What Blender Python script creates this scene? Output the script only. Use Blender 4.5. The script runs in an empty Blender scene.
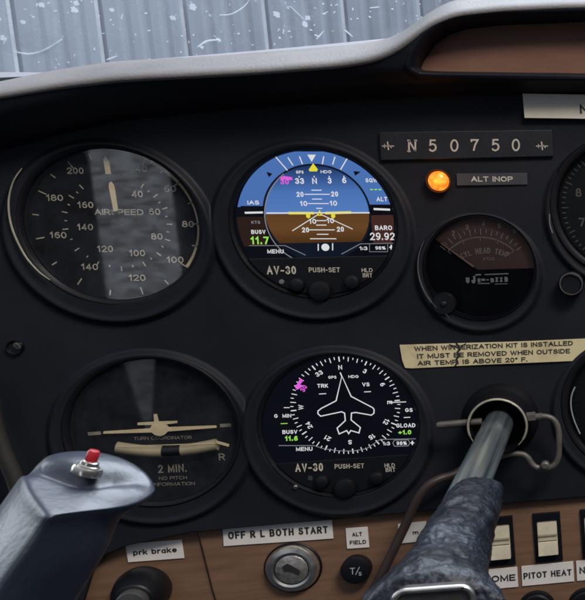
import bpy, math, random
import numpy as np
from mathutils import Vector, Matrix, noise
random.seed(7)
SC = bpy.context.scene
COL = SC.collection

# ------------------------------------------------------------------ camera
RR = np.array([[0.9582, -0.2858, -0.0099], [0.0564, 0.1547, 0.9864], [-0.2804, -0.9457, 0.1643]])
u0, s0, v0 = np.linalg.svd(RR); RR = u0 @ v0
CP = np.array([0.0776, -0.6518, 0.0770])
FPX = 1101.96; PPX = 292.5 + 641.25; PPY = 300 + 76.21
cam_d = bpy.data.cameras.new("camera"); cam = bpy.data.objects.new("camera", cam_d); COL.objects.link(cam)
cam.matrix_world = Matrix([[RR[0][0], RR[1][0], RR[2][0], CP[0]], [RR[0][1], RR[1][1], RR[2][1], CP[1]],
                           [RR[0][2], RR[1][2], RR[2][2], CP[2]], [0, 0, 0, 1]])
cam_d.sensor_fit = 'HORIZONTAL'; cam_d.sensor_width = 36; cam_d.lens = FPX * 36 / 585
cam_d.shift_x = -641.25 / 585; cam_d.shift_y = 76.21 / 585
cam_d.dof.use_dof = True; cam_d.dof.focus_distance = .66; cam_d.dof.aperture_fstop = 75
cam_d.clip_start = 0.01; cam_d.clip_end = 100
SC.camera = cam
SC.cycles.filter_width = 1.9
SC.render.resolution_x = 998; SC.render.resolution_y = 1024

# ------------------------------------------------------------------ light
SC.view_settings.view_transform = 'Standard'; SC.view_settings.look = 'None'
SC.view_settings.exposure = 0.0; SC.view_settings.gamma = 1
W = bpy.data.worlds.new("World"); SC.world = W; W.use_nodes = True
W.node_tree.nodes['Background'].inputs[0].default_value = (0.62, 0.74, 1.0, 1)
W.node_tree.nodes['Background'].inputs[1].default_value = 1.0
# light round the cabin: dim low down and behind, brighter from the windows and the sky above
_N = W.node_tree.nodes.new; _L = W.node_tree.links.new
_t = _N('ShaderNodeTexCoord'); _s = _N('ShaderNodeSeparateXYZ'); _L(_t.outputs['Generated'], _s.inputs[0])
_r = _N('ShaderNodeValToRGB'); _e = _r.color_ramp.elements; _e[0].position = .0; _e[0].color = (.020, .025, .036, 1); _e[1].position = .75; _e[1].color = (.55, .60, .70, 1)
_m = _e.new(.12); _m.color = (.045, .055, .075, 1)
_L(_s.outputs['Z'], _r.inputs[0]); _L(_r.outputs[0], W.node_tree.nodes['Background'].inputs[0])

def area(name, loc, target, sx, sy, power, col=(1, 1, 1)):
    d = bpy.data.lights.new(name, 'AREA'); d.shape = 'RECTANGLE'; d.size = sx; d.size_y = sy; d.energy = power; d.color = col
    o = bpy.data.objects.new(name, d); COL.objects.link(o); o.location = loc
    o.rotation_euler = (Vector(target) - Vector(loc)).to_track_quat('-Z', 'Y').to_euler()
    return o
area('windshield_daylight', (0.22, 0.35, 0.85), (0.0, -0.15, 0.0), 1.0, 0.6, 17.0, (0.80, 0.89, 1.0))
area('hangar_daylight', (-3.4, 1.4, 1.6), (-0.6, 4.3, 0.5), 2.0, 2.0, 120.0, (0.84, 0.92, 1.0))
refl = area('reflection_lamp', (-0.664, -1.5, 0.0), (-0.12, 0, 0.0), 0.105, 0.62, 0.85, (0.84, 0.90, 1.0))  # unseen lamp added so its mirror image bands the airspeed glass
refl.data.use_nodes = True; _n = refl.data.node_tree; _em = _n.nodes['Emission']
_g = _n.nodes.new('ShaderNodeNewGeometry'); _mp = _n.nodes.new('ShaderNodeMapping'); _mp.inputs['Scale'].default_value = (1, 1, 3.2); _n.links.new(_g.outputs['Position'], _mp.inputs[0])
_nz = _n.nodes.new('ShaderNodeTexNoise'); _nz.inputs['Scale'].default_value = 38; _nz.inputs['Detail'].default_value = 6; _nz.inputs['Roughness'].default_value = .75; _n.links.new(_mp.outputs[0], _nz.inputs[0])
_mr = _n.nodes.new('ShaderNodeMapRange'); _mr.inputs['From Min'].default_value = .38; _mr.inputs['From Max'].default_value = .68; _mr.inputs['To Min'].default_value = .22; _mr.inputs['To Max'].default_value = 1.6
_n.links.new(_nz.outputs[0], _mr.inputs[0])
# emission narrows to a slit lower down, shaping the reflected wedge
_sp = _n.nodes.new('ShaderNodeSeparateXYZ'); _n.links.new(_g.outputs['Position'], _sp.inputs[0])
def _mth(op, a, b):
    k = _n.nodes.new('ShaderNodeMath'); k.operation = op
    for i, v in enumerate((a, b)):
        if isinstance(v, (int, float)): k.inputs[i].default_value = v
        elif v is not None: _n.links.new(v, k.inputs[i])
    return k.outputs[0]
_up = _mth('GREATER_THAN', _sp.outputs['Z'], -.135)
_wd = _mth('ADD', _mth('MULTIPLY', _mth('ADD', _sp.outputs['Z'], .31), .14), .003)
_sl = _mth('MULTIPLY', _mth('LESS_THAN', _mth('ABSOLUTE', _mth('ADD', _sp.outputs['X'], .684), None), _wd), .34)
_n.links.new(_mth('MULTIPLY', _mr.outputs[0], _mth('MAXIMUM', _up, _sl)), _em.inputs['Strength'])
area('cabin_daylight', (0.8, -1.1, 1.3), (0.0, 0, 0.0), 0.6, 0.4, 23.0, (1.0, 0.93, 0.84))

# ------------------------------------------------------------------ geometry helpers
def P(px, py, Y=0.0):
    d = np.array([(px - PPX) / FPX, -(py - PPY) / FPX, -1.0]) @ RR
    t = (Y - CP[1]) / d[1]
    return Vector(CP + d * t)

def scl(px, py, Y=0.0):
    return (P(px + 5, py, Y) - P(px - 5, py, Y)).length / 10

def _e(cx, cy, rx, ry, a0, a1, n=10):
    return [(cx + rx * math.cos(math.radians(a0 + (a1 - a0) * i / n)), cy + ry * math.sin(math.radians(a0 + (a1 - a0) * i / n))) for i in range(n + 1)]
_B = lambda y0, y1, w: [(0, y0), (w - (y1 - y0) / 2 * .9, y0)] + _e(w - (y1 - y0) / 2 * .9, (y0 + y1) / 2, (y1 - y0) / 2 * .9, (y1 - y0) / 2, -90, 90, 8) + [(0, y1)]
SF = {   # plain sans stroke letters: (advance width, strokes)
 'A': (.68, [[(0, 0), (.34, 1), (.68, 0)], [(.12, .34), (.56, .34)]]), 'B': (.6, [[(0, 0), (0, 1)], _B(.53, 1, .55), _B(0, .53, .6)]),
 'C': (.66, [_e(.34, .5, .34, .5, 48, 312, 16)]), 'D': (.64, [[(0, 0), (0, 1)], [(0, 0), (.24, 0)] + _e(.24, .5, .4, .5, -90, 90, 12) + [(0, 1)]]),
 'E': (.54, [[(.54, 0), (0, 0), (0, 1), (.54, 1)], [(0, .52), (.48, .52)]]), 'F': (.5, [[(0, 0), (0, 1), (.52, 1)], [(0, .5), (.44, .5)]]),
 'G': (.7, [_e(.35, .5, .35, .5, 48, 340, 16) + [(.69, .46), (.4, .46)]]), 'H': (.6, [[(0, 0), (0, 1)], [(.6, 0), (.6, 1)], [(0, .52), (.6, .52)]]),
 'I': (.0, [[(0, 0), (0, 1)]]), 'J': (.44, [[(.44, 1), (.44, .24)] + _e(.22, .24, .22, .24, 0, -180, 8)]), 'K': (.6, [[(0, 0), (0, 1)], [(.56, 1), (0, .36)], [(.2, .58), (.6, 0)]]),
 'L': (.48, [[(0, 1), (0, 0), (.48, 0)]]), 'M': (.74, [[(0, 0), (0, 1), (.37, .12), (.74, 1), (.74, 0)]]), 'N': (.6, [[(0, 0), (0, 1), (.6, 0), (.6, 1)]]),
 'O': (.72, [_e(.36, .5, .36, .5, 90, 450, 20)]), 'P': (.56, [[(0, 0), (0, 1)], _B(.45, 1, .58)]), 'Q': (.72, [_e(.36, .5, .36, .5, 90, 450, 20), [(.45, .25), (.72, -.04)]]),
 'R': (.6, [[(0, 0), (0, 1)], _B(.48, 1, .58), [(.3, .48), (.6, 0)]]), 'S': (.58, [[(.55, .78)] + _e(.29, .755, .25, .245, 20, 180, 8) + _e(.3, .27, .27, .27, 90, -165, 12)][0:0] + [_e(.29, .75, .25, .25, 25, 270, 12) + _e(.29, .26, .28, .26, 80, -160, 12)]),
 'T': (.58, [[(0, 1), (.58, 1)], [(.29, 0), (.29, 1)]]), 'U': (.6, [[(0, 1), (0, .3)] + _e(.3, .3, .3, .3, 180, 360, 10) + [(.6, 1)]]), 'V': (.62, [[(0, 1), (.31, 0), (.62, 1)]]),
 'W': (.9, [[(0, 1), (.22, 0), (.45, .95), (.68, 0), (.9, 1)]]), 'X': (.6, [[(0, 0), (.6, 1)], [(0, 1), (.6, 0)]]), 'Y': (.6, [[(0, 1), (.3, .46), (.6, 1)], [(.3, 0), (.3, .46)]]), 'Z': (.56, [[(0, 1), (.56, 1), (0, 0), (.56, 0)]]),
 '0': (.5, [_e(.25, .5, .25, .5, 90, 450, 18)]), '1': (.26, [[(0, .76), (.2, 1), (.2, 0)]]), '2': (.5, [_e(.25, .72, .25, .28, 170, -30, 10) + [(0, 0), (.52, 0)]]),
 '3': (.5, [_e(.24, .76, .22, .24, 160, -80, 10) + _e(.24, .27, .26, .27, 80, -165, 12)]), '4': (.52, [[(.52, .26), (0, .26), (.38, 1), (.38, 0)]]),
 '5': (.5, [[(.46, 1), (.08, 1), (.03, .5)] + _e(.25, .31, .25, .31, 135, -160, 12)]), '6': (.5, [[(.44, .92), (.3, 1), (.12, .86), (.01, .5)] + _e(.26, .3, .25, .3, 170, -190, 16)]),
 '7': (.5, [[(0, 1), (.5, 1), (.18, 0)]]), '8': (.5, [_e(.25, .76, .21, .24, 90, 450, 14), _e(.25, .27, .26, .27, 90, 450, 14)]), '9': (.5, [_e(.25, .7, .25, .3, 0, 360, 16) + [(.5, .5), (.4, .14), (.22, 0), (.06, .08)]]),
 '.': (.04, [[(0, 0), (0, .09)]]), ':': (.04, [[(0, .05), (0, .17)], [(0, .5), (0, .62)]]), '-': (.34, [[(0, .42), (.34, .42)]]), '+': (.5, [[(0, .42), (.5, .42)], [(.25, .17), (.25, .67)]]), '/': (.34, [[(0, -.05), (.34, 1)]]),
 '=': (.5, [[(0, .3), (.5, .3)], [(0, .62), (.5, .62)]]), '%': (.8, [_e(.17, .76, .16, .22, 0, 360, 10), _e(.63, .23, .16, .22, 0, 360, 10), [(.16, 0), (.64, 1)]]), '\u00b0': (.24, [_e(.12, .86, .12, .13, 0, 360, 10)]), ' ': (.22, []),
 'p': (.48, [[(0, -.28), (0, .7)], _e(.24, .35, .24, .36, 0, 360, 14)]), 'r': (.26, [[(0, 0), (0, .7)], [(0, .4), (.1, .62), (.3, .69)]]), 'k': (.44, [[(0, 0), (0, 1)], [(.4, .7), (0, .25)], [(.15, .42), (.44, 0)]]),
 'b': (.48, [[(0, 0), (0, 1)], _e(.24, .35, .24, .36, 0, 360, 14)]), 'a': (.46, [_e(.23, .34, .22, .34, 0, 360, 14), [(.46, 0), (.46, .7)]]), 'e': (.48, [[(.02, .37), (.47, .37)] + _e(.24, .35, .24, .35, 5, 320, 14)]),
 'm': (.76, [[(0, 0), (0, .7)], [(0, .42), (.1, .64), (.22, .7), (.34, .62), (.38, .45), (.38, 0)], [(.38, .42), (.48, .64), (.6, .7), (.72, .62), (.76, .45), (.76, 0)]]),
 's': (.4, [_e(.2, .52, .17, .17, 30, 270, 8) + _e(.2, .18, .19, .18, 80, -160, 8)]),
}
def _strokes(pl, w, out, lvl):
    n = len(pl)
    closed = n > 3 and math.hypot(pl[0][0] - pl[-1][0], pl[0][1] - pl[-1][1]) < 1e-4
    if closed: pl = pl[:-1]; n -= 1
    else:   # square caps
        def ext(a, b):
            d = math.hypot(a[0] - b[0], a[1] - b[1]) or 1; return (a[0] + (a[0] - b[0]) / d * w * .5, a[1] + (a[1] - b[1]) / d * w * .5)
        pl = [ext(pl[0], pl[1])] + list(pl[1:-1]) + [ext(pl[-1], pl[-2])] if n > 2 else [ext(pl[0], pl[1]), ext(pl[1], pl[0])]
    L = []; R = []
    for i in range(n):
        p = pl[i]; a = pl[i - 1] if (closed or i) else p; b = pl[(i + 1) % n] if (closed or i < n - 1) else p
        d1 = (p[0] - a[0], p[1] - a[1]); d2 = (b[0] - p[0], b[1] - p[1])
        l1 = math.hypot(*d1); l2 = math.hypot(*d2)
        if l1 < 1e-9: d1, l1 = d2, l2
        if l2 < 1e-9: d2, l2 = d1, l1
        n1 = (-d1[1] / l1, d1[0] / l1); n2 = (-d2[1] / l2, d2[0] / l2); m = (n1[0] + n2[0], n1[1] + n2[1]); lm = math.hypot(*m)
        if lm < .05: m = n1; k = 1
        else: m = (m[0] / lm, m[1] / lm); k = 1 / max(.45, m[0] * n1[0] + m[1] * n1[1])
        L.append((p[0] + m[0] * w / 2 * k, p[1] + m[1] * w / 2 * k, lvl)); R.append((p[0] - m[0] * w / 2 * k, p[1] - m[1] * w / 2 * k, lvl))
    v, f = out; s = len(v); v += L + R
    for i in range(n if closed else n - 1): f.append((s + i, s + n + i, s + n + (i + 1) % n, s + (i + 1) % n))
_tc = {}
CAP = 1.0
def glyphs(s, off=0.0, aspect=1.0):
    """stroke lettering, cap height 1; off sets the weight"""
    k = (s, off, round(aspect, 2))
    if k not in _tc:
        w = .13 + off * 5; out = ([], []); x = 0; lv = 0
        for ch in s:
            aw, st = SF[ch]
            for pl in st: _strokes([(x + a * aspect + w / 2, w / 2 + b * (1 - w)) for a, b in pl], w, out, lv); lv = (lv + 1) % 4
            x += aw * aspect + w + (.14 if ch != ' ' else .1)
        _tc[k] = out
    return _tc[k]

class MB:
    def __init__(s): s.v = []; s.f = []
    def add(s, vs, fs):
        n = len(s.v); s.v += [tuple(x) for x in vs]; s.f += [tuple(i + n for i in f) for f in fs]; return s
    def poly(s, pts): return s.add(pts, [tuple(range(len(pts)))])
    def plate(s, pts, th):
        """polygon (front face, seen from -Y) given a thickness towards +Y"""
        n = len(pts); b = [(p[0], p[1] + th, p[2]) for p in pts]
        return s.add(list(pts) + b, [tuple(range(n)), tuple(range(2 * n - 1, n - 1, -1))] + [(i, (i + 1) % n, n + (i + 1) % n, n + i) for i in range(n)])
    def lathe(s, c, prof, axis=(0, -1, 0), n=64, cap=True, sq=1.0, a0=0, a1=2 * math.pi, ref=None):
        """prof: (radius, distance along axis)"""
        ax = Vector(axis).normalized(); c = Vector(c)
        e1 = Vector((1, 0, 0)) if ref is None else Vector(ref)
        e1 = (e1 - ax * e1.dot(ax)).normalized(); e2 = ax.cross(e1)
        full = abs(a1 - a0 - 2 * math.pi) < 1e-6
        m = n if full else n + 1
        vs = []; fs = []
        for r, h in prof:
            for i in range(m):
                a = a0 + (a1 - a0) * i / n
                vs.append(c + ax * h + (e1 * math.cos(a) + e2 * math.sin(a) * sq) * r)
        for k in range(len(prof) - 1):
            for i in range(n):
                j = (i + 1) % m
                fs.append((k * m + i, k * m + j, (k + 1) * m + j, (k + 1) * m + i))
        if cap and full:
            if prof[-1][0] > 1e-6: fs.append(tuple((len(prof) - 1) * m + i for i in range(m)))
            if prof[0][0] > 1e-6: fs.append(tuple(reversed(range(m))))
        return s.add(vs, fs)
    def tube(s, pts, r, n=12, flat=1.0):
        pts = [Vector(p) for p in pts]; rs = r if isinstance(r, (list, tuple)) else [r] * len(pts)
        vs = []; fs = []; up = Vector((0, 0, 1)); prev = None
        for i, p in enumerate(pts):
            t = (pts[min(i + 1, len(pts) - 1)] - pts[max(i - 1, 0)]).normalized()
            if prev is None:
                e = t.cross(Vector((0, 1, 0)));
                if e.length < .1: e = t.cross(up)
            else: e = prev - t * prev.dot(t)
            e.normalize(); prev = e; g = t.cross(e)
            for k in range(n):
                a = 2 * math.pi * k / n; vs.append(p + (e * math.cos(a) + g * math.sin(a) * flat) * rs[i])
        for i in range(len(pts) - 1):
            for k in range(n):
                j = (k + 1) % n; fs.append((i * n + k, i * n + j, (i + 1) * n + j, (i + 1) * n + k))
        fs.append(tuple(reversed(range(n)))); fs.append(tuple((len(pts) - 1) * n + k for k in range(n)))
        return s.add(vs, fs)
    def line(s, p, q, w, Y):
        """a printed stroke from px p to px q, w pixels wide, on the plane Y"""
        a = P(p[0], p[1], Y); b = P(q[0], q[1], Y); d = (b - a).normalized(); n = Vector((-d.z, 0, d.x)) * (w * scl(p[0], p[1], Y) / 2)
        return s.poly([a - n, b - n, b + n, a + n])
    def pline(s, pts, w, Y, closed=False):
        P3 = [P(x, y, Y) for x, y in pts]; n = len(P3); w = w * scl(*pts[0], Y) / 2
        L = []; R = []
        for i in range(n):
            if closed: a, b = P3[i - 1], P3[(i + 1) % n]
            else: a, b = P3[max(i - 1, 0)], P3[min(i + 1, n - 1)]
            d1 = (P3[i] - a).normalized() if (P3[i] - a).length > 0 else None; d2 = (b - P3[i]).normalized() if (b - P3[i]).length > 0 else None
            if d1 is None: d1 = d2
            if d2 is None: d2 = d1
            n1 = Vector((-d1.z, 0, d1.x)); n2 = Vector((-d2.z, 0, d2.x)); m = (n1 + n2)
            m = m.normalized() if m.length > .01 else n1
            m = m * (w / max(.5, m.dot(n1)))
            L.append(P3[i] + m); R.append(P3[i] - m)
        k = n if closed else n - 1
        return s.add(L + R, [(i, (i + 1) % n, n + (i + 1) % n, n + i) for i in range(k)])
    def text(s, t, px, py, h, Y, slope=0.0, off=0.0, w=None, rot=0.0, lean=0.0):
        """cap height h px, centred at px,py; slope = image slope of the baseline (down to the right is +)"""
        c = P(px, py, Y); ex = (P(px + 10, py + 10 * slope, Y) - c).normalized()
        a = rot; ex = Vector((ex.x * math.cos(a) - ex.z * math.sin(a), 0, ex.x * math.sin(a) + ex.z * math.cos(a)))
        ez = Vector((-ex.z, 0, ex.x))
        kz = h * (P(px, py - 5, Y) - P(px, py + 5, Y)).length / 10 / CAP
        asp = 1.0; v, f = glyphs(t, off); x0 = min(q[0] for q in v); x1 = max(q[0] for q in v)
        if w is not None:      # widen the letterforms, not the strokes
            tw = w * scl(px, py, Y) / kz
            for _ in range(3):
                asp = max(.35, asp * (tw / (x1 - x0)) ** 1.15); v, f = glyphs(t, off, asp); x0 = min(q[0] for q in v); x1 = max(q[0] for q in v)
            kx = kz * tw / (x1 - x0)
        else: kx = kz
        xm = (x0 + x1) / 2
        s.add([c + ex * ((q[0] - xm) * kx + lean * (q[1] - .5) * kz) + ez * ((q[1] - .5) * kz) - Vector((0, q[2] * .000008, 0)) for q in v], f)
        return s
    def build(s, name, m, parent=None, smooth=False, bevel=0, sub=0, loc=None, recalc=True):
        me = bpy.data.meshes.new(name); o = bpy.data.objects.new(name, me); COL.objects.link(o)
        if parent is not None: org = Vector(parent['_org'])
        elif loc is not None: org = Vector(loc)
        else:
            a = np.array(s.v); org = Vector((a.min(0) + a.max(0)) / 2)
        me.from_pydata([tuple(Vector(p) - org) for p in s.v], [], s.f)
        if recalc:
            import bmesh
            bm = bmesh.new(); bm.from_mesh(me); bmesh.ops.recalc_face_normals(bm, faces=bm.faces); bm.to_mesh(me); bm.free()
        if smooth:
            me.polygons.foreach_set('use_smooth', [True] * len(me.polygons))
        me.materials.append(m)
        o['_org'] = tuple(org)
        if parent is None: o.location = org
        else: o.parent = parent
        if bevel:
            b = o.modifiers.new('bevel', 'BEVEL'); b.width = bevel; b.segments = 2; b.limit_method = 'ANGLE'; b.angle_limit = math.radians(40)
        if sub:
            b = o.modifiers.new('sub', 'SUBSURF'); b.levels = sub; b.render_levels = sub
        if smooth and not sub:
            try: me.set_sharp_from_angle(angle=math.radians(38))
            except Exception: pass
        return o

def tag(o, label=None, cat=None, group=None, kind=None):
    if label: o['label'] = label
    if cat: o['category'] = cat
    if group: o['group'] = group
    if kind: o['kind'] = kind
    return o
def thing(name, loc, label, cat, group=None):
    o = bpy.data.objects.new(name, None); COL.objects.link(o); o.location = loc; o['_org'] = tuple(loc); o.empty_display_size = .01
    return tag(o, label, cat, group)
def arc(cx, cz, r, a0, a1, Y, n=48, rz=None):
    return [Vector((cx + r * math.cos(math.radians(a0 + (a1 - a0) * i / n)), Y, cz + (rz or r) * math.sin(math.radians(a0 + (a1 - a0) * i / n)))) for i in range(n + 1)]
def clip(pts, n, d):
    """keep the side where n.(x,z) >= d"""
    out = []; k = len(pts)
    for i in range(k):
        a = pts[i]; b = pts[(i + 1) % k]; da = n[0] * a.x + n[1] * a.z - d; db = n[0] * b.x + n[1] * b.z - d
        if da >= 0: out.append(a)
        if da * db < 0: out.append(a + (b - a) * (da / (da - db)))
    return out
def spline(pts, k=8):
    pts = [Vector(p) for p in pts]; o = []
    for i in range(len(pts) - 1):
        p0 = pts[max(i - 1, 0)]; p1 = pts[i]; p2 = pts[i + 1]; p3 = pts[min(i + 2, len(pts) - 1)]
        for j in range(k):
            t = j / k
            o.append(.5 * ((2 * p1) + (p2 - p0) * t + (2 * p0 - 5 * p1 + 4 * p2 - p3) * t * t + (3 * p1 - p0 - 3 * p2 + p3) * t ** 3))
    o.append(pts[-1]); return o
def loft(rings, capa=True, capb=True):
    m = MB(); n = len(rings[0]); vs = [p for r in rings for p in r]; fs = []
    for k in range(len(rings) - 1):
        for i in range(n):
            j = (i + 1) % n; fs.append((k * n + i, k * n + j, (k + 1) * n + j, (k + 1) * n + i))
    if capa: fs.append(tuple(reversed(range(n))))
    if capb: fs.append(tuple((len(rings) - 1) * n + i for i in range(n)))
    return m.add(vs, fs)

# ------------------------------------------------------------------ materials
def mat(name, col, rough=.5, metal=0., spec=.5, var=0., vscale=40., col2=None, thr=None, bump=0., bscale=800., emit=None, est=1., stretch=None, coat=0., rvar=0.):
    m = bpy.data.materials.new(name); m.use_nodes = True; nt = m.node_tree; b = nt.nodes['Principled BSDF']; N = nt.nodes.new; L = nt.links.new
    b.inputs['Base Color'].default_value = (*col, 1); b.inputs['Roughness'].default_value = rough; b.inputs['Metallic'].default_value = metal
    b.inputs['Specular IOR Level'].default_value = spec
    if coat: b.inputs['Coat Weight'].default_value = coat
    if emit:
        b.inputs['Emission Color'].default_value = (*emit, 1); b.inputs['Emission Strength'].default_value = est
    if var or col2 or bump or rvar:
        tc = N('ShaderNodeTexCoord'); mp = N('ShaderNodeMapping'); L(tc.outputs['Object'], mp.inputs[0])
        if stretch: mp.inputs['Scale'].default_value = stretch
        if var or col2:
            nz = N('ShaderNodeTexNoise'); nz.inputs['Scale'].default_value = vscale; nz.inputs['Detail'].default_value = 8; nz.inputs['Roughness'].default_value = .65
            L(mp.outputs[0], nz.inputs[0])
            rp = N('ShaderNodeValToRGB'); c2 = col2 or tuple(min(1, c * (1 + var)) for c in col); c1 = col if col2 else tuple(c * (1 - var) for c in col)
            t0, t1 = thr or (.3, .7)
            rp.color_ramp.elements[0].position = t0; rp.color_ramp.elements[1].position = t1
            rp.color_ramp.elements[0].color = (*c1, 1); rp.color_ramp.elements[1].color = (*c2, 1)
            L(nz.outputs[0], rp.inputs[0]); L(rp.outputs[0], b.inputs['Base Color'])
        if rvar:
            nz = N('ShaderNodeTexNoise'); nz.inputs['Scale'].default_value = vscale * .7; nz.inputs['Detail'].default_value = 6
            L(mp.outputs[0], nz.inputs[0]); mr = N('ShaderNodeMapRange'); mr.inputs['From Min'].default_value = .3; mr.inputs['From Max'].default_value = .7
            mr.inputs['To Min'].default_value = rough - rvar; mr.inputs['To Max'].default_value = rough + rvar
            L(nz.outputs[0], mr.inputs[0]); L(mr.outputs[0], b.inputs['Roughness'])
        if bump:
            nz = N('ShaderNodeTexNoise'); nz.inputs['Scale'].default_value = bscale; nz.inputs['Detail'].default_value = 4
            L(mp.outputs[0], nz.inputs[0]); bp = N('ShaderNodeBump'); bp.inputs['Strength'].default_value = bump; bp.inputs['Distance'].default_value = .0006
            L(nz.outputs[0], bp.inputs['Height']); L(bp.outputs[0], b.inputs['Normal'])
    return m
def emis(name, col, st=1.):
    m = bpy.data.materials.new(name); m.use_nodes = True; b = m.node_tree.nodes['Principled BSDF']
    b.inputs['Base Color'].default_value = (0, 0, 0, 1); b.inputs['Roughness'].default_value = .4; b.inputs['Specular IOR Level'].default_value = 0
    b.inputs['Emission Color'].default_value = (*col, 1); b.inputs['Emission Strength'].default_value = st
    return m
def glass_mat(name, rough=.03, dirt=.05, dscale=60., thr=(.5, .8), dcol=(.6, .63, .68), stretch=None, haze=0.):
    m = bpy.data.materials.new(name); m.use_nodes = True; nt = m.node_tree; N = nt.nodes.new; L = nt.links.new
    nt.nodes.remove(nt.nodes['Principled BSDF']); out = nt.nodes['Material Output']
    tr = N('ShaderNodeBsdfTransparent'); gl = N('ShaderNodeBsdfGlossy'); gl.inputs['Roughness'].default_value = rough
    fr = N('ShaderNodeFresnel'); fr.inputs[0].default_value = 1.36
    mx = N('ShaderNodeMixShader'); L(fr.outputs[0], mx.inputs[0]); L(tr.outputs[0], mx.inputs[1]); L(gl.outputs[0], mx.inputs[2])
    tc = N('ShaderNodeTexCoord'); mp = N('ShaderNodeMapping'); L(tc.outputs['Object'], mp.inputs[0])
    if stretch: mp.inputs['Scale'].default_value = stretch
    nz = N('ShaderNodeTexNoise'); nz.inputs['Scale'].default_value = dscale; nz.inputs['Detail'].default_value = 10; nz.inputs['Roughness'].default_value = .7
    L(mp.outputs[0], nz.inputs[0])
    mr = N('ShaderNodeMapRange'); mr.inputs['From Min'].default_value = thr[0]; mr.inputs['From Max'].default_value = thr[1]; mr.inputs['To Max'].default_value = dirt; mr.inputs['To Min'].default_value = haze
    L(nz.outputs[0], mr.inputs[0])
    df = N('ShaderNodeBsdfDiffuse'); df.inputs[0].default_value = (*dcol, 1)
    m2 = N('ShaderNodeMixShader'); L(mr.outputs[0], m2.inputs[0]); L(mx.outputs[0], m2.inputs[1]); L(df.outputs[0], m2.inputs[2])
    L(m2.outputs[0], out.inputs[0])
    mr2 = N('ShaderNodeMapRange'); mr2.inputs['To Min'].default_value = rough * .5; mr2.inputs['To Max'].default_value = rough * 3; L(nz.outputs[0], mr2.inputs[0]); L(mr2.outputs[0], gl.inputs['Roughness'])
    return m

M = {}
M['cover'] = mat('cover_plastic', (.0072, .0084, .0130), .58, col2=(.0165, .0175, .0235), thr=(.38, .78), vscale=14, bump=.16, bscale=900, spec=.25, rvar=.1)
M['shield'] = mat('shield_vinyl_glare', (.195, .184, .182), .6, var=.22, vscale=22, bump=.5, bscale=700, spec=.6)  # black vinyl made pale: the sky glare is put into the colour
M['black'] = mat('black_plastic', (.005, .0055, .008), .42, spec=.35, var=.3, vscale=60, bump=.1)
M['bezel'] = mat('bezel_black', (.005, .0055, .008), .5, spec=.25, var=.3, vscale=80, bump=.2, bscale=1500)
M['dial'] = mat('dial_black', (.005, .005, .007), .7, spec=.15, var=.3, vscale=100)
M['mark'] = mat('dial_print', (.62, .57, .47), .6, var=.25, vscale=300)
M['markdim'] = mat('dial_print_aged', (.40, .365, .29), .6, var=.3, vscale=300)
M['cream'] = mat('cream_lume', (.62, .50, .30), .6, var=.15, vscale=200)
M['wood'] = mat('brown_laminate', (.165, .090, .052), .48, col2=(.235, .135, .083), vscale=26, stretch=(1, 1, 9), bump=.2, spec=.4, thr=(.35, .68))
M['wood2'] = mat('brown_laminate_tray', (.165, .075, .048), .5, col2=(.24, .118, .077), vscale=16, stretch=(1, 1, 6), bump=.15, spec=.4, thr=(.3, .7))
M['tape'] = mat('label_tape', (.80, .75, .70), .5, var=.08, vscale=60)
M['tape2'] = mat('label_tape_cream', (.78, .73, .60), .5, var=.06, vscale=60)
M['placard'] = mat('placard_yellowed', (.72, .61, .36), .6, col2=(.46, .36, .20), vscale=60, thr=(.5, .8))
M['ink'] = mat('black_ink', (.02, .018, .018), .6)
M['silver'] = mat('nickel', (.70, .66, .60), .26, .95, var=.2, vscale=200, rvar=.1)
M['steel'] = mat('column_steel', (.46, .54, .70), .20, .8, var=.8, vscale=24, stretch=(9, .10, 9), rvar=.05, spec=.8)  # lengthwise bright and dark streaks put reflections into the colour
M['brass'] = mat('worn_brass_edge', (.50, .46, .36), .45, .5, var=.3, vscale=150)
M['rod'] = mat('aged_rod', (.13, .12, .11), .5, .4, var=.4, vscale=120)
M['cable'] = mat('brown_cable', (.035, .022, .02), .5, var=.3)
M['red'] = mat('red_cap', (.45, .02, .03), .35, var=.15)
M['rocker'] = mat('rocker_cream', (.55, .49, .36), .45, var=.18, vscale=120)
M['plate'] = mat('plate_black', (.009, .010, .014), .5, var=.4, vscale=80, bump=.2)
M['plateg'] = mat('plate_grey', (.05, .05, .056), .5, var=.2, vscale=80)
M['gauge_brown'] = mat('gauge_arc_brown', (.20, .115, .09), .7, var=.15)
M['glass'] = glass_mat('instrument_glass', .015, .035, 60, (.3, .8), dcol=(.55, .62, .75))
M['glass_clean'] = glass_mat('screen_glass', .06, .004, 90, (.5, .8))
M['trim'] = mat('white_trim', (.33, .33, .36), .4, var=.1)
M['wall'] = mat('hangar_steel', (.30, .34, .40), .6, var=.12, vscale=3, stretch=(4, 1, .3))
M['s_white'] = emis('screen_white', (.72, .72, .75)); M['s_blue'] = emis('screen_blue', (.070, .165, .44)); M['s_blue2'] = emis('screen_blue_deep', (.060, .155, .42))
M['s_brown'] = emis('screen_brown', (.115, .052, .018)); M['s_brown2'] = emis('screen_brown_dim', (.060, .030, .016)); M['s_green'] = emis('screen_green', (.32, .75, .10))
M['s_yel'] = emis('screen_yellow', (.75, .68, .05)); M['s_mag'] = emis('screen_magenta', (.75, .12, .72)); M['s_black'] = emis('screen_black', (.0035, .004, .007)); M['s_grey'] = emis('screen_grey', (.22, .22, .25))

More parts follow.
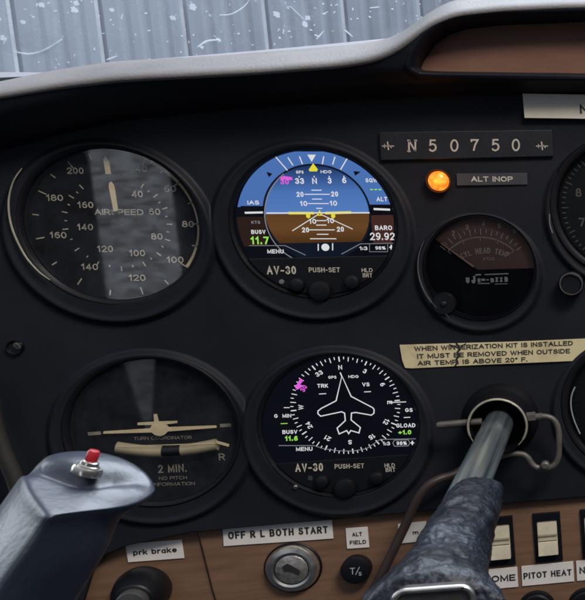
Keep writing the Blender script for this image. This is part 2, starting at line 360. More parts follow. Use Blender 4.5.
# worn blue-black leather of the yoke
def leather(name, c1, c2, c3, sc=45, t=(.47, .56)):
    m = bpy.data.materials.new(name); m.use_nodes = True; nt = m.node_tree; b = nt.nodes['Principled BSDF']; N = nt.nodes.new; L = nt.links.new
    tc = N('ShaderNodeTexCoord'); n1 = N('ShaderNodeTexNoise'); n1.inputs['Scale'].default_value = sc; n1.inputs['Detail'].default_value = 10; n1.inputs['Roughness'].default_value = .7
    L(tc.outputs['Object'], n1.inputs[0]); rp = N('ShaderNodeValToRGB'); e = rp.color_ramp.elements
    e[0].position = t[0]; e[0].color = (*c1, 1); e[1].position = t[1]; e[1].color = (*c2, 1); L(n1.outputs[0], rp.inputs[0])
    n2 = N('ShaderNodeTexNoise'); n2.inputs['Scale'].default_value = sc * 22; n2.inputs['Detail'].default_value = 6; L(tc.outputs['Object'], n2.inputs[0])
    r2 = N('ShaderNodeValToRGB'); r2.color_ramp.elements[0].position = .42; r2.color_ramp.elements[1].position = .68; L(n2.outputs[0], r2.inputs[0])
    mi = N('ShaderNodeMix'); mi.data_type = 'RGBA'; mi.inputs['A'].default_value = (*c2, 1); mi.inputs['B'].default_value = (*c3, 1); L(r2.outputs[0], mi.inputs['Factor'])
    e[0].color = (0, 0, 0, 1); e[1].color = (1, 1, 1, 1)
    mx = N('ShaderNodeMix'); mx.data_type = 'RGBA'; mx.inputs['A'].default_value = (*c1, 1); L(rp.outputs[0], mx.inputs['Factor']); L(mi.outputs['Result'], mx.inputs['B']); L(mx.outputs['Result'], b.inputs['Base Color'])
    b.inputs['Specular IOR Level'].default_value = .35
    b.inputs['Roughness'].default_value = .38
    bp = N('ShaderNodeBump'); bp.inputs['Strength'].default_value = .55; bp.inputs['Distance'].default_value = .0012
    ad = N('ShaderNodeMath'); ad.operation = 'ADD'; L(n1.outputs[0], ad.inputs[0]); m5 = N('ShaderNodeMath'); m5.operation = 'MULTIPLY'; m5.inputs[1].default_value = .55
    L(n2.outputs[0], m5.inputs[0]); L(m5.outputs[0], ad.inputs[1]); L(ad.outputs[0], bp.inputs['Height']); L(bp.outputs[0], b.inputs['Normal'])
    return m
M['leather'] = leather('worn_leather', (.0018, .0026, .0055), (.0055, .008, .015), (.062, .076, .105), 30, (.42, .66))
M['grip'] = mat('grip_plastic', (.017, .023, .040), .40, var=.4, vscale=30, bump=.3, bscale=350, spec=.85, rvar=.06)

# ------------------------------------------------------------------ hangar wall far beyond the windshield
YW = 4.3
mb = MB(); xs = []; zs0, zs1 = -1.2, 3.2
x = -3.6
while x < 2.4:
    # one 0.30 m repeat: a tall narrow rib and three shallow ones
    for dx, dy in ((0, 0), (.012, .007), (.024, .007), (.034, 0), (.08, 0), (.095, .0032), (.105, .0032), (.12, 0), (.145, 0), (.16, .0032), (.17, .0032), (.185, 0), (.21, 0), (.225, .0032), (.235, .0032), (.25, 0)):
        xs.append((x + dx, dy))
    x += .2735
vs = []; fs = []
for i, (xx, dy) in enumerate(xs):
    vs += [(xx, YW - dy, zs0), (xx, YW - dy, zs1)]
    if i: fs.append((2 * i - 2, 2 * i, 2 * i + 1, 2 * i - 1))
mb.add(vs, fs)
o = mb.build('hangar_wall', M['wall'], recalc=False)
tag(o, 'ribbed blue grey metal hangar wall seen through the windshield', 'wall', kind='structure')

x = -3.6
ms_ = mat('lit_rib_tone', (.52, .56, .60), .6, var=.25, vscale=2, stretch=(1, 1, 1))
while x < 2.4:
    MB().plate([(x + .012, YW - .0085, zs0), (x + .024, YW - .0085, zs0), (x + .024, YW - .0085, zs1), (x + .012, YW - .0085, zs1)], .0012).build('lit_rib_strip', ms_, o)  # pale strips paint the light on the rib crests
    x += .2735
# windshield with dirt and scratches
MW = glass_mat('windshield_glass', .05, .75, 42, (.50, .74), (.60, .70, .84), haze=.10)
wind = thing('windshield', (0, .2, .12), 'scratched and spotted clear windshield above the glareshield', 'windshield')
def WS(px, py):   # a point on the slanting windshield plane, through (y=.27, z=.02) leaning back to (y=.0, z=.5)
    d = np.array([(px - PPX) / FPX, -(py - PPY) / FPX, -1.0]) @ RR
    n = np.array([0, .48, .27]); t = ((np.array([0, .27, .02]) - CP) @ n) / (d @ n)
    return Vector(CP + d * t)
a = [(-.55, .27, .02), (.55, .27, .02), (.55, .0, .5), (-.55, .0, .5)]
MB().poly(a).build('pane', MW, wind)
mb = MB()
def scratch(pts, w):
    q = spline([WS(*p) for p in pts], 6); n = len(q)
    mb.tube([v + Vector((0, -.0008, 0)) for v in q], [w * (.35 + .65 * math.sin(math.pi * min(1, max(.08, i / (n - 1))) ** .8) + random.uniform(-.2, .25)) * .00022 for i in range(n)], 5)
scratch([(16, 52), (30, 54), (45, 50), (63, 39)], 2.6)
scratch([(220, 15), (232, 14), (245, 6), (252, -4)], 1.6)
scratch([(198, 47), (208, 41), (221, 40)], 2.6); scratch([(107, 60), (118, 56)], 2.2)
scratch([(317, 39), (324, 31)], 1.8); scratch([(345, 30), (353, 37)], 1.8); scratch([(290, 6), (305, 20)], 1); scratch([(370, 8), (380, 7)], 1.6)
for i in range(150):
    x_ = random.uniform(0, 450); y_ = random.uniform(0, 70); a_ = random.uniform(0, 3.14); l_ = random.uniform(.6, 3.5) * (2 if random.random() < .1 else 1)
    scratch([(x_, y_), (x_ + l_ * math.cos(a_), y_ + l_ * math.sin(a_))], random.uniform(.6, 2.0))
mscr = mat('scratch_white', (.85, .9, .96), .7)
_b = mscr.node_tree.nodes['Principled BSDF']; _tl = mscr.node_tree.nodes.new('ShaderNodeBsdfTranslucent'); _tl.inputs[0].default_value = (.85, .9, .96, 1)
_tp = mscr.node_tree.nodes.new('ShaderNodeBsdfTransparent'); _m1 = mscr.node_tree.nodes.new('ShaderNodeMixShader'); _m2 = mscr.node_tree.nodes.new('ShaderNodeMixShader'); _m2.inputs[0].default_value = .45
mscr.node_tree.links.new(_b.outputs[0], _m1.inputs[1]); mscr.node_tree.links.new(_tl.outputs[0], _m1.inputs[2]); mscr.node_tree.links.new(_m1.outputs[0], _m2.inputs[1]); mscr.node_tree.links.new(_tp.outputs[0], _m2.inputs[2])
mscr.node_tree.links.new(_m2.outputs[0], mscr.node_tree.nodes['Material Output'].inputs[0])
mb.build('scratches', mscr, wind)
mb = MB()
for px_, py_, r_ in ((42, 5, 3.5), (75, 10, 4), (77, 3, 3), (193, 7, 4), (173, 18, 3), (277, 14, 4), (24, 22, 2.5), (305, 24, 3.5), (308, 18, 3), (112, 10, 2.5), (4, 38, 3.5), (280, 38, 1.6), (202, 47, 2.5), (219, 40, 2.5)):
    c = WS(px_, py_) + Vector((0, -.001, 0)); k = .00062
    pts = []
    for i in range(14):
        a_ = 2 * math.pi * i / 14; r = r_ * k * random.uniform(.5, 1.1); pts.append(c + Vector((math.cos(a_) * r, -.49 * math.sin(a_) * r, .87 * math.sin(a_) * r)))
    mb.poly(pts)
mb.build('dirt', mscr, wind)

# ------------------------------------------------------------------ instrument panel cover (one moulded sheet)
YH = -.030
CRE = [(-120, 118), (-60, 107), (0, 98), (60, 88), (120, 81), (250, 74), (340, 67), (372, 62), (393, 54), (410, 42), (430, 27), (455, 17), (500, 12), (560, 9), (700, 5)]
UPC = [(-120, 112), (-60, 100), (0, 88), (52, 75), (110, 64.5), (200, 59), (310, 50), (360, 46), (388, 44), (406, 37), (424, 22), (444, 7), (485, -3), (560, -8), (700, -14)]
TOP = [(-120, 182), (-60, 165), (0, 150), (60, 133), (120, 120), (240, 108), (370, 99), (430, 97), (520, 95), (700, 92)]
BOT = [(-120, 660), (60, 655), (80, 610), (92, 570), (102, 556), (125, 546), (190, 532), (330, 520), (430, 510), (520, 502), (585, 497), (720, 486)]
def curve(pts, Y, Yw=None):
    q = [P(a, b, Y) for a, b in pts]; return np.array([v.x for v in q]), np.array([v.z for v in q])
cx_, cz_ = curve(CRE, YH); tx_, tz_ = curve(TOP, -.004); bx_, bz_ = curve(BOT, 0.)
ux = np.array([P(a, b, .05) for a, b in UPC])
NX, NZ = 620, 560
XS = np.linspace(cx_[0], P(690, 300).x, NX)
def smooth1(a, k):
    if k < 2: return a
    w = np.hanning(k + 2)[1:-1]; w /= w.sum(); ap = np.concatenate([np.full(k, a[0]) + (np.arange(k) - k) * (a[1] - a[0]), a, np.full(k, a[-1]) + (np.arange(k) + 1) * (a[-1] - a[-2])])
    return np.convolve(ap, w, 'same')[k:-k]
ZC = smooth1(np.interp(XS, cx_, cz_), 31); ZT = smooth1(np.interp(XS, tx_, tz_), 61); ZB = smooth1(np.interp(XS, bx_, bz_), 9)
idx = np.interp(XS, cx_, np.arange(len(cx_)))
UP = np.stack([smooth1(np.interp(idx, np.arange(len(cx_)), ux[:, k]), 31) for k in range(3)], 1)
t = np.linspace(0, 1, NZ)[:, None]
Z = ZB[None] + t * (ZC - ZB)[None]; X = np.repeat(XS[None], NZ, 0)
def sst(x): x = np.clip(x, 0, 1); return x * x * (3 - 2 * x)
Hh = np.zeros_like(X)
HOLES = []   # px, py, hole radius, crest radius, crest height, outer falloff
def C(px, py): v = P(px, py); return v.x, v.z
AS = C(113, 225); A1 = C(316, 223.5); A2 = C(341, 425.5); TCN = C(155, 431); CH = C(481, 267); TA = C(624, 207); LG = C(633, 404)
RIMS = ((AS, .0385, .0455, .0045, .0045, 0), (A1, .0385, .0470, .0040, .0050, -.003), (A2, .0385, .0465, .0045, .0045, -.002), (TCN, .0385, .0460, .0035, .0045, 0),
                            (CH, .0275, .0325, .0030, .0035, -.001), (TA, .0385, .0420, .0035, .004, 0), (LG, .0385, .0440, .0035, .004, 0))
for (c, rh, rc, hh, wi, dz) in RIMS:
    d = np.hypot(X - c[0], Z - c[1]); d2 = np.hypot(X - c[0], Z - c[1] - dz)
    d3 = np.hypot(X - c[0] + .001, Z - c[1] + .0042); ro_ = rc + wi * .35; Hh = np.maximum(Hh, (hh * .6 + .0006 * np.exp(-((d3 - ro_ + .0035) / .0016) ** 2)) * sst((ro_ - d3) / .0032))
for (c, rh, rc, hh, wi, dz) in RIMS:
    d = np.hypot(X - c[0], Z - c[1])
    Hh = np.where(d < rh + .0012, Hh * sst((d - rh + .001) / .0022) - .022 * sst((rh + .0006 - d) / .0016), Hh)
# hood over the panel
over = Z - ZT[None]
s = sst(over / .009)
Hh = Hh * (1 - s) + (.030 * (1 - (1 - np.clip(over / .014, 0, 1)) ** 2) * .72 + .030 * .28 * np.clip(over / np.maximum((ZC - ZT)[None], .001), 0, 1)) * (over > 0)
# a worn roll line low in the hood
Hh += .0012 * np.exp(-((over - .006) / .0012) ** 2) * (over > 0)
# tray recess at the right
TR = [(412, 66), (416, 55), (428, 38), (443, 27), (462, 21), (500, 17), (560, 15), (700, 12), (700, 75), (560, 72.5), (440, 71), (418, 70)]
tp = [P(a, b, YH) for a, b in TR]; tp = [(v.x, v.z) for v in tp]
sel = X > tp[0][0] - .02
px_ = X[sel]; pz_ = Z[sel]; dist = np.full(px_.shape, 9.); ins = np.zeros(px_.shape, bool)
for i in range(len(tp)):
    a = tp[i]; b = tp[(i + 1) % len(tp)]; ex, ez = b[0] - a[0], b[1] - a[1]
    tt = np.clip(((px_ - a[0]) * ex + (pz_ - a[1]) * ez) / (ex * ex + ez * ez), 0, 1)
    dist = np.minimum(dist, np.hypot(px_ - a[0] - tt * ex, pz_ - a[1] - tt * ez))
    cr = ((a[1] > pz_) != (b[1] > pz_)) & (px_ < (b[0] - a[0]) * (pz_ - a[1]) / (b[1] - a[1] + 1e-12) + a[0]); ins ^= cr
sd = np.where(ins, -dist, dist)
hs = Hh[sel]; hs = hs * sst((sd + .0022) / .003) + .012 * (1 - sst((sd + .0022) / .003)); hs += .0015 * np.exp(-((sd - .0025) / .0015) ** 2)
Hh[sel] = hs
# unevenness of an old moulding
Hh += .0004 * np.sin(X * 61 + Z * 23) * np.sin(Z * 71 - X * 17)
V = np.stack([X, -Hh, Z], -1).reshape(-1, 3)
# a return edge at the foot of the cover
Vb = np.stack([XS, np.full(NX, .004), ZB], -1)
V = np.concatenate([V, Vb])
ii, jj = np.meshgrid(np.arange(NZ - 1), np.arange(NX - 1), indexing='ij')
q = (ii * NX + jj).ravel(); F = np.stack([q, q + 1, q + 1 + NX, q + NX], 1)
nb = NZ * NX; j = np.arange(NX - 1); F = np.concatenate([F, np.stack([nb + j, nb + j + 1, j + 1, j], 1)])
def gridmesh(name, V, F, m, parent):
    org = np.array(parent['_org']); me = bpy.data.meshes.new(name); V = np.ascontiguousarray((V - org).ravel(), dtype=np.float32); F = np.ascontiguousarray(F, dtype=np.int32)
    nf = len(F); me.vertices.add(len(V) // 3); me.vertices.foreach_set('co', V); me.loops.add(nf * 4); me.loops.foreach_set('vertex_index', F.ravel())
    me.polygons.add(nf); me.polygons.foreach_set('loop_start', np.arange(nf, dtype=np.int32) * 4)
    me.polygons.foreach_set('use_smooth', np.ones(nf, dtype=bool)); me.materials.append(m); me.update(calc_edges=True); me.validate()
    o = bpy.data.objects.new(name, me); COL.objects.link(o); o.parent = parent; o['_org'] = tuple(parent['_org']); return o
panel = thing('instrument_panel', (0, 0, 0), 'dark charcoal moulded instrument panel with round raised rims around the gauges', 'instrument panel')
gridmesh('cover', V, F, M['cover'], panel)
# lower laminate boards behind the foot of the cover
def board(name, pts, Y, th, m, parent, bev=.0006):
    return MB().plate([P(a, b, Y) for a, b in pts], th).build(name, m, parent, bevel=bev)
board('lower_board', [(190, 500), (720, 470), (740, 700), (247, 700), (212.5, 590)], .0045, .004, M['wood'], panel)
board('lower_board', [(30, 500), (189.5, 500), (212, 590), (246.5, 700), (40, 700)], .0065, .004, M['wood'], panel)

# glareshield top
gs = thing('glareshield', (0, .05, .12), 'long padded black glareshield coloured pale for the daylight glare along the top of the panel', 'glareshield')
rows = [np.stack([XS, np.full(NX, YH + .0002), ZC - .0006], 1), np.stack([XS, np.full(NX, YH - .0016), ZC + .0004], 1), np.stack([XS, np.full(NX, YH - .0010), ZC + .0022], 1)]
c0 = rows[-1]
for k in (.1, .3, .55, .8, 1.):
    r = c0 * (1 - k) + UP * k; r[:, 2] += .004 * math.sin(math.pi * k); rows.append(r)
e = UP.copy(); e[:, 1] += .006; e[:, 2] -= .003; rows.append(e)
e = UP.copy(); e[:, 1] += .13; e[:, 2] -= .02; rows.append(e)
V = np.concatenate(rows); R_ = len(rows)
ii, jj = np.meshgrid(np.arange(R_ - 1), np.arange(NX - 1), indexing='ij'); q = (ii * NX + jj).ravel(); F = np.stack([q, q + 1, q + 1 + NX, q + NX], 1)
gridmesh('pad', V, F, M['shield'], gs)
# pale trim strip beyond it at the foot of the windshield
mb = MB()
lo = [(-60, 80), (0, 77.5), (60, 74), (110, 65), (200, 58.2), (300, 49.6), (385, 41.5)]; hi = [(-60, 72), (0, 72), (60, 71.5), (110, 63), (200, 55.2), (300, 46.6), (385, 38.5)]
L3 = spline([P(a, b, .085) for a, b in lo]); H3 = spline([P(a, b, .10) for a, b in hi]); n = len(L3)
mb.add(L3 + H3 + [v + Vector((0, .05, -.01)) for v in H3], [(i, i + 1, n + i + 1, n + i) for i in range(n - 1)] + [(n + i, n + i + 1, 2 * n + i + 1, 2 * n + i) for i in range(n - 1)])
mb.build('trim_strip', M['trim'], gs, smooth=True, recalc=False)

# brown tray at the right
tray = thing('map_tray', P(520, 45, -.012), 'brown wood look panel set in the raised hood at the upper right', 'trim panel')
board('tray_face', [(405, 76), (405, 50), (425, 30), (450, 12), (700, 4), (700, 82)], -.0135, .001, M['wood2'], tray, 0)
MB().text('MAX', 577, 22, 4.0, -.0139, 0, w=18).build('lettering', mat('faint_print', (.36, .30, .27), .6), tray)

# ------------------------------------------------------------------ instruments
def bezel(root, c, r, rf, y0=-.003, m='bezel', ydial=.006, sides=96):
    """ring: outer radius r, opening rf"""
    mb = MB(); p = [(r, -.012), (r, -y0 - .0012), (r - .0010, -y0), (rf + .0022, -y0), (rf + .0010, -y0 - .0008), (rf, -ydial + .0005), (rf, -ydial - .0006)]
    mb.lathe((c[0], 0, c[1]), p, n=sides, cap=False)
    return mb.build('bezel', M[m], root, smooth=True)
def disc(c, r, Y, n=96): return [Vector((c[0] + r * math.cos(2 * math.pi * i / n), Y, c[1] + r * math.sin(2 * math.pi * i / n))) for i in range(n)]
def polar(c, v): return math.hypot(v.x - c[0], v.z - c[1]), math.atan2(v.z - c[1], v.x - c[0])
def tick(mb, c, a, r0, r1, w, Y):
    d = Vector((math.cos(a), 0, math.sin(a))); n = Vector((-d.z, 0, d.x)) * w / 2; o = Vector((c[0], Y, c[1]))
    mb.poly([o + d * r0 - n, o + d * r1 - n, o + d * r1 + n, o + d * r0 + n])
def screwhead(parent, p, r, m='silver', slot=True, name='screw'):
    mb = MB().lathe(p, [(r, 0), (r * .95, r * .3), (r * .6, r * .5), (0.0001, r * .55)], n=20); o = mb.build(name, M[m], parent, smooth=True)
    if slot:
        for a in (.6, .6 + math.pi / 2):
            d = Vector((math.cos(a), 0, math.sin(a))); n_ = Vector((-d.z, 0, d.x)); q = Vector(p) + Vector((0, -r * .60, 0))
            MB().plate([q - d * r * .6 - n_ * r * .09, q + d * r * .6 - n_ * r * .09, q + d * r * .6 + n_ * r * .09, q - d * r * .6 + n_ * r * .09], r * .3).build('slot', M['ink'], o if o.parent is None else o)
    return o

# airspeed indicator
YD = .006
c = AS; r = thing('airspeed_indicator', (c[0], 0, c[1]), 'round black airspeed dial with two rings of numbers and a white needle pointing up', 'gauge')
bezel(r, c, .0405, .0372)
dl = MB().poly(disc(c, .0378, YD)).build('dial', M['dial'], r)
mb = MB(); Y1 = YD - .0003
OUT = [(200, 75, 170.6), (180, 54.5, 197.7), (160, 58, 235), (140, 89.5, 266.8), (120, 137, 277.7), (100, 175, 259.7), (80, 188, 224), (60, 170, 188.6), (40, 141, 168.7)]
INN = [(40, 137, 194), (60, 154.5, 211.6), (80, 156.8, 236.4), (100, 137, 253), (120, 105, 248.8), (140, 85, 227), (160, 85.3, 204.8)]
for v, x, y in OUT: mb.text(str(v), x, y, 6.3, Y1, .01, off=.006, w=(17 if v > 99 else 12))
for v, x, y in INN: mb.text(str(v), x, y, 6.3, Y1, .01, off=.006, w=(16 if v > 99 else 11.5))
angs = {}
for v, x, y in OUT:
    a = polar(c, P(x, y, Y1))[1]
    angs[v] = a
vals = sorted(angs); aa = []
for v in vals:
    a = angs[v]
    if aa:
        while a > aa[-1]: a -= 2 * math.pi
    aa.append(a)
for v in np.arange(40, 211, 10):
    a = float(np.interp(v, vals, aa)) if v <= 200 else aa[-1] - (v - 200) / 20 * (aa[-2] - aa[-1])
    big = v % 20 == 0
    tick(mb, c, a, .0335 if not big else .0325, .0362, .00055, Y1)
ci = P(117.5, 223.5, Y1); ci = (ci.x, ci.z); ia = []
for v, x, y in INN:
    a = polar(ci, P(x, y, Y1))[1]
    if ia:
        while a > ia[-1]: a -= 2 * math.pi
    ia.append(a)
for v in np.arange(40, 171, 5):
    a = float(np.interp(v, [q[0] for q in INN], ia)) if v <= 160 else ia[-1] - (v - 160) / 20 * .6
    tick(mb, ci, a, (.0215), .0226 if v % 10 else .0240, .0005, Y1)
mb.text('AIRSPEED', 119, 212, 5.8, Y1, .005, off=.004, w=49)
mb.build('dial_print', M['markdim'], dl)
mb = MB(); a0 = math.degrees(angs[40]) - 4; a1 = math.degrees(polar(c, P(186, 266, Y1))[1])
A = arc(c[0], c[1], .0368, a0, a1, Y1); B_ = arc(c[0], c[1], .0350, a0, a1, Y1); n = len(A)
mb.add(A + B_, [(i, i + 1, n + i + 1, n + i) for i in range(n - 1)])
mb.build('range_arc', M['cream'], dl)
mb = MB(); Yn = YD - .0015
nd = [(113.5, 211.5), (108.6, 186), (109.3, 182.5), (111.5, 181.5), (114.2, 186), (118.2, 210.5)]
mb.plate([P(a, b, Yn) for a, b in nd], .0004); mb.plate([P(a, b, Yn) for a, b in [(105.6, 174), (103.3, 160), (105.1, 155.5), (109, 161), (110.8, 174)]], .0004)
ne = mb.build('needle', M['cream'], r)
MB().plate([P(a, b, Yn + .0002) for a, b in [(119, 224), (116, 224.5), (112, 205), (104, 172), (110, 172), (118, 205)]], .0003).build('needle_stem', M['dial'], r)
MB().lathe(P(117.5, 222, Yn + .001), [(.0019, 0), (.0019, .0012), (.0014, .0018)], n=32).build('needle_hub', M['dial'], r)
MB().poly(disc(c, .0375, .0008)).build('glass', M['glass'], r)
mb = MB()
ap = spline([P(x, y, -.0052) for x, y in [(22, 168), (13, 182), (8.5, 203), (12, 228), (24, 254), (38, 271), (50, 280)]], 6)
mb.tube(ap, [.00045 * (.3 + .7 * math.sin(math.pi * i / (len(ap) - 1)) ** .5) for i in range(len(ap))], 6)
mb.build('pale_edge', M['brass'], panel)  # worn rim edge, with its highlight put into the pale tan

# turn coordinator
c = TCN; r = thing('turn_coordinator', (c[0], 0, c[1]), 'round black turn indicator with a small aeroplane shape and a curved slip tube', 'gauge')
bezel(r, c, .0405, .0372)
dl = MB().poly(disc(c, .0378, YD)).build('dial', M['dial'], r)
mb = MB(); mb.text('TURN COORDINATOR', 163, 438, 3.2, Y1, -.02, w=58); mb.text('2 MIN.', 172, 468.5, 8, Y1, -.04, off=.004, w=29)
mb.text('NO PITCH', 173, 478, 3.4, Y1, -.03, w=28); mb.text('INFORMATION', 174, 484, 3.4, Y1, -.03, w=42); mb.text('R', 222, 457, 7, Y1, -.03, off=.005); mb.text('L', 92, 464, 7, Y1, -.03, off=.005)
mb.line((88, 434), (101, 433), 4, Y1); mb.line((220, 425.7), (231, 425), 4, Y1)
mb.line((152, 446), (151.5, 453), .9, Y1); mb.line((166, 446), (166, 453), .9, Y1)
mb.build('dial_print', mat('dial_print_dim', (.25, .22, .165), .6, var=.3, vscale=300), dl)
mb = MB(); Yn = YD - .002
W_ = [(103, 433.8), (103.5, 431.5), (150, 428.5), (152, 425), (137.5, 425.2), (137.5, 422.8), (154, 421.8), (153.6, 414.5), (156.6, 414), (158.6, 421.6), (177, 421), (177, 423), (166, 424.5), (168.5, 427.2), (216, 425.6), (216.5, 427.8), (168, 431.5), (164, 435), (160, 436.2), (155, 435.2), (151.5, 432.5)]
mb.plate([P(a, b, Yn) for a, b in W_], .0006); mb.build('aeroplane_pointer', M['cream'], r)
mb = MB(); tb = spline([P(x, y, YD - .0025) for x, y in [(117, 447.5), (140, 450.5), (165, 451.5), (192, 449), (217, 444.5)]], 8)
mb.tube(tb, .0031, 14); tube_o = mb.build('slip_tube', mat('slip_tube_cream', (.33, .275, .17), .3, var=.1, vscale=90), r, smooth=True)
mb = MB(); tb = spline([P(x, y, YD - .0031) for x, y in [(163, 451.4), (172, 451.2), (181, 450.5)]], 4); mb.tube(tb, .0030, 12); mb.build('ball', M['black'], tube_o, smooth=True)
mb = MB(); mb.line((215, 441.5), (229, 445.5), 3.2, YD - .003); mb.line((118, 446.5), (215, 443.2), .8, YD - .006); mb.build('tube_clip', M['cream'], tube_o)
MB().poly(disc(c, .0375, .0008)).build('glass', M['glass'], r)

# the two round displays
YS = .0010   # screen depth
def display(c, label):
    r = thing('flight_display', (c[0], 0, c[1]), label, 'flight display', 'round electronic flight displays')
    mb = MB(); mb.lathe((c[0], 0, c[1]), [(.0395, -.012), (.0395, .0018), (.0390, .0032), (.0382, .0018), (.0379, .0014), (.0376, -.0008)], n=128, cap=False)
    b = mb.build('bezel', M['bezel'], r, smooth=True)
    s = MB().poly(disc(c, .0378, YS + .0004)).build('screen', M['s_black'], r)
    return r, b, s
def zt(x, y): return x / 2.925 + 215, y / 2.925 + 130
def zb(x, y): return x / 2.925 + 240, y / 2.925 + 340

r, bz, scn = display(A1, 'round display showing blue sky over brown ground with a yellow horizon bar')
cc = P(317.8, 213, YS); cc = (cc.x, cc.z); sk = .00052
Y = YS
ro = .0368
cen = (A1[0] + .0003, A1[1] + .001)
oc = [v for v in disc(cen, ro, Y, 128)]
zh = P(318, 206, Y).z; ztop = P(310, 151.5, Y).z
blue = clip(clip(oc, (0, 1), zh), (0, -1), -ztop)
MB().poly(blue).build('outer_sky', M['s_blue'], scn)
oc2 = clip(clip(oc, (0, -1), -P(318, 216, Y).z), (0, 1), P(318, 245, Y).z)
oc2r = clip(oc2, (1, 0), P(372, 230, Y).x); oc2l = clip(oc2, (-1, 0), -P(266, 230, Y).x)
MB().poly(oc2r).build('outer_ground', emis('screen_maroon', (.055, .022, .018)), scn); MB().poly(oc2l).build('outer_ground', emis('screen_umber', (.022, .012, .009)), scn)
ri = (P(370, 213, Y) - P(266, 213, Y)).length / 2
ring_o = disc(cc, ri + .0010, Y - .00015, 96)
MB().poly(clip(ring_o, (0, 1), P(318, 258, Y).z)).build('ring', emis('screen_ring', (.006, .009, .017)), scn)
inn = disc(cc, ri, Y - .0003, 96)
# graded sky: bands of the display's own gradient
def graded(name, cols, za, zb_, base, Yq):
    m = bpy.data.materials.new(name); m.use_nodes = True; nt = m.node_tree; N = nt.nodes.new; L = nt.links.new; b = nt.nodes['Principled BSDF']
    b.inputs['Base Color'].default_value = (0, 0, 0, 1); b.inputs['Specular IOR Level'].default_value = 0
    tc = N('ShaderNodeTexCoord'); sp = N('ShaderNodeSeparateXYZ'); L(tc.outputs['Object'], sp.inputs[0]); mr = N('ShaderNodeMapRange')
    mr.inputs['From Min'].default_value = za - base; mr.inputs['From Max'].default_value = zb_ - base; L(sp.outputs['Z'], mr.inputs[0])
    rp = N('ShaderNodeValToRGB'); e = rp.color_ramp.elements
    while len(e) < len(cols): e.new(.5)
    for i, (p, cl) in enumerate(cols): e[i].position = p; e[i].color = (*cl, 1)
    L(mr.outputs[0], rp.inputs[0]); L(rp.outputs[0], b.inputs['Emission Color']); b.inputs['Emission Strength'].default_value = 1
    return m
zh2 = P(318, 213.5, Y).z
MB().poly(clip(inn, (0, 1), zh2)).build('sky', graded('screen_sky', [(0, (.09, .20, .50)), (.45, (.07, .17, .46)), (.75, (.035, .09, .27)), (1, (.012, .03, .10))], zh2, cc[1] + ri, A1[1], Y), scn)
MB().poly(clip(clip(inn, (0, -1), -zh2), (0, 1), P(318, 242.5, Y).z)).build('ground', graded('screen_ground', [(0, (.07, .030, .010)), (.5, (.13, .058, .018)), (1, (.11, .05, .016))], P(318, 242, Y).z, zh2, A1[1], Y), scn)
Yg = Y - .0005
def D(fn, mname, name='symbols', Yq=None):
    mb = MB(); fn(mb); return mb.build(name, M[mname], scn)
def zl(mb, a, b, w, f=zt): mb.line(f(*a), f(*b), w, Yg)
def ztx(mb, s, x, y, h, w=None, f=zt, sl=0, off=.012, rot=0): px, py = f(x, y); mb.text(s, px, py, h, Yg - .0001, sl, off=off, w=(w / 2.925 if w else None), rot=rot)
def white(mb):
    zl(mb, (150, 243), (452, 242), 1.5)
    for a, b in (((170, 70), (212, 118)), ((213, 80), (228, 103)), ((247, 77), (256, 100)), ((318, 77), (314, 100)), ((351, 78), (344, 101)), ((390, 77), (367, 116))): zl(mb, a, b, 1.1)
    mb.poly([P(*zt(a, b), Yg) for a, b in ((270, 72), (295, 72), (283, 93))])
    for y, x0, x1 in ((176, 282, 312), (188, 262, 336), (202, 284, 313), (215, 272, 333), (229, 296, 314), (265, 296, 326), (278, 296, 326), (292, 275, 350), (305, 298, 332), (318, 278, 355)): zl(mb, (x0, y), (x1, y), 1.)
    for s, x, y in (('20', 248, 188), ('20', 349, 187), ('10', 259, 215), ('10', 346, 214), ('10', 285, 267), ('10', 337, 265), ('20', 264, 292), ('20', 366, 290)): ztx(mb, s, x, y, 5, 22)
    zl(mb, (303, 246), (226, 295), .9); zl(mb, (308, 246), (403, 290), .9)
    ztx(mb, '33', 247, 149, 5.8, 27); ztx(mb, 'N', 291, 149, 5.8, 14); ztx(mb, '3', 335, 148, 5.8, 12); ztx(mb, '6', 378, 147, 5.8, 12)
    for x in (246, 290, 334, 377): zl(mb, (x, 134), (x, 139), 1.)
    ztx(mb, 'GPS', 248, 123, 3, 22); ztx(mb, 'HDG', 325, 122, 3, 32)
    ztx(mb, 'IAS', 112, 212, 4, 34); zl(mb, (87, 242), (140, 241), 2.2); ztx(mb, 'BUSV', 127, 298, 4, 42); ztx(mb, 'MENU', 177, 355, 4, 48)
    ztx(mb, 'SQWK', 463, 147, 4, 46); ztx(mb, 'ALT', 488, 202, 4.4, 32); zl(mb, (464, 231), (512, 233), 2.2); ztx(mb, 'BARO', 493, 286, 4.6, 50); ztx(mb, '29.92', 489, 311, 7.4, 74, off=.004)
    ztx(mb, '1:3', 434, 346, 3.6, 24); ztx(mb, '98%', 484, 345, 3.4, 30); zl(mb, (510, 343), (521, 343), 1.4); zl(mb, (515.5, 336), (515.5, 350), 1.4)
    px, py = zt(323, 343); mb.poly(disc((P(px, py, Yg).x, P(px, py, Yg).z), .0019, Yg - .0001, 24))
    zl(mb, (302, 333), (302, 353), 1.1); zl(mb, (344, 331), (344, 352), 1.1)
D(white, 's_white')
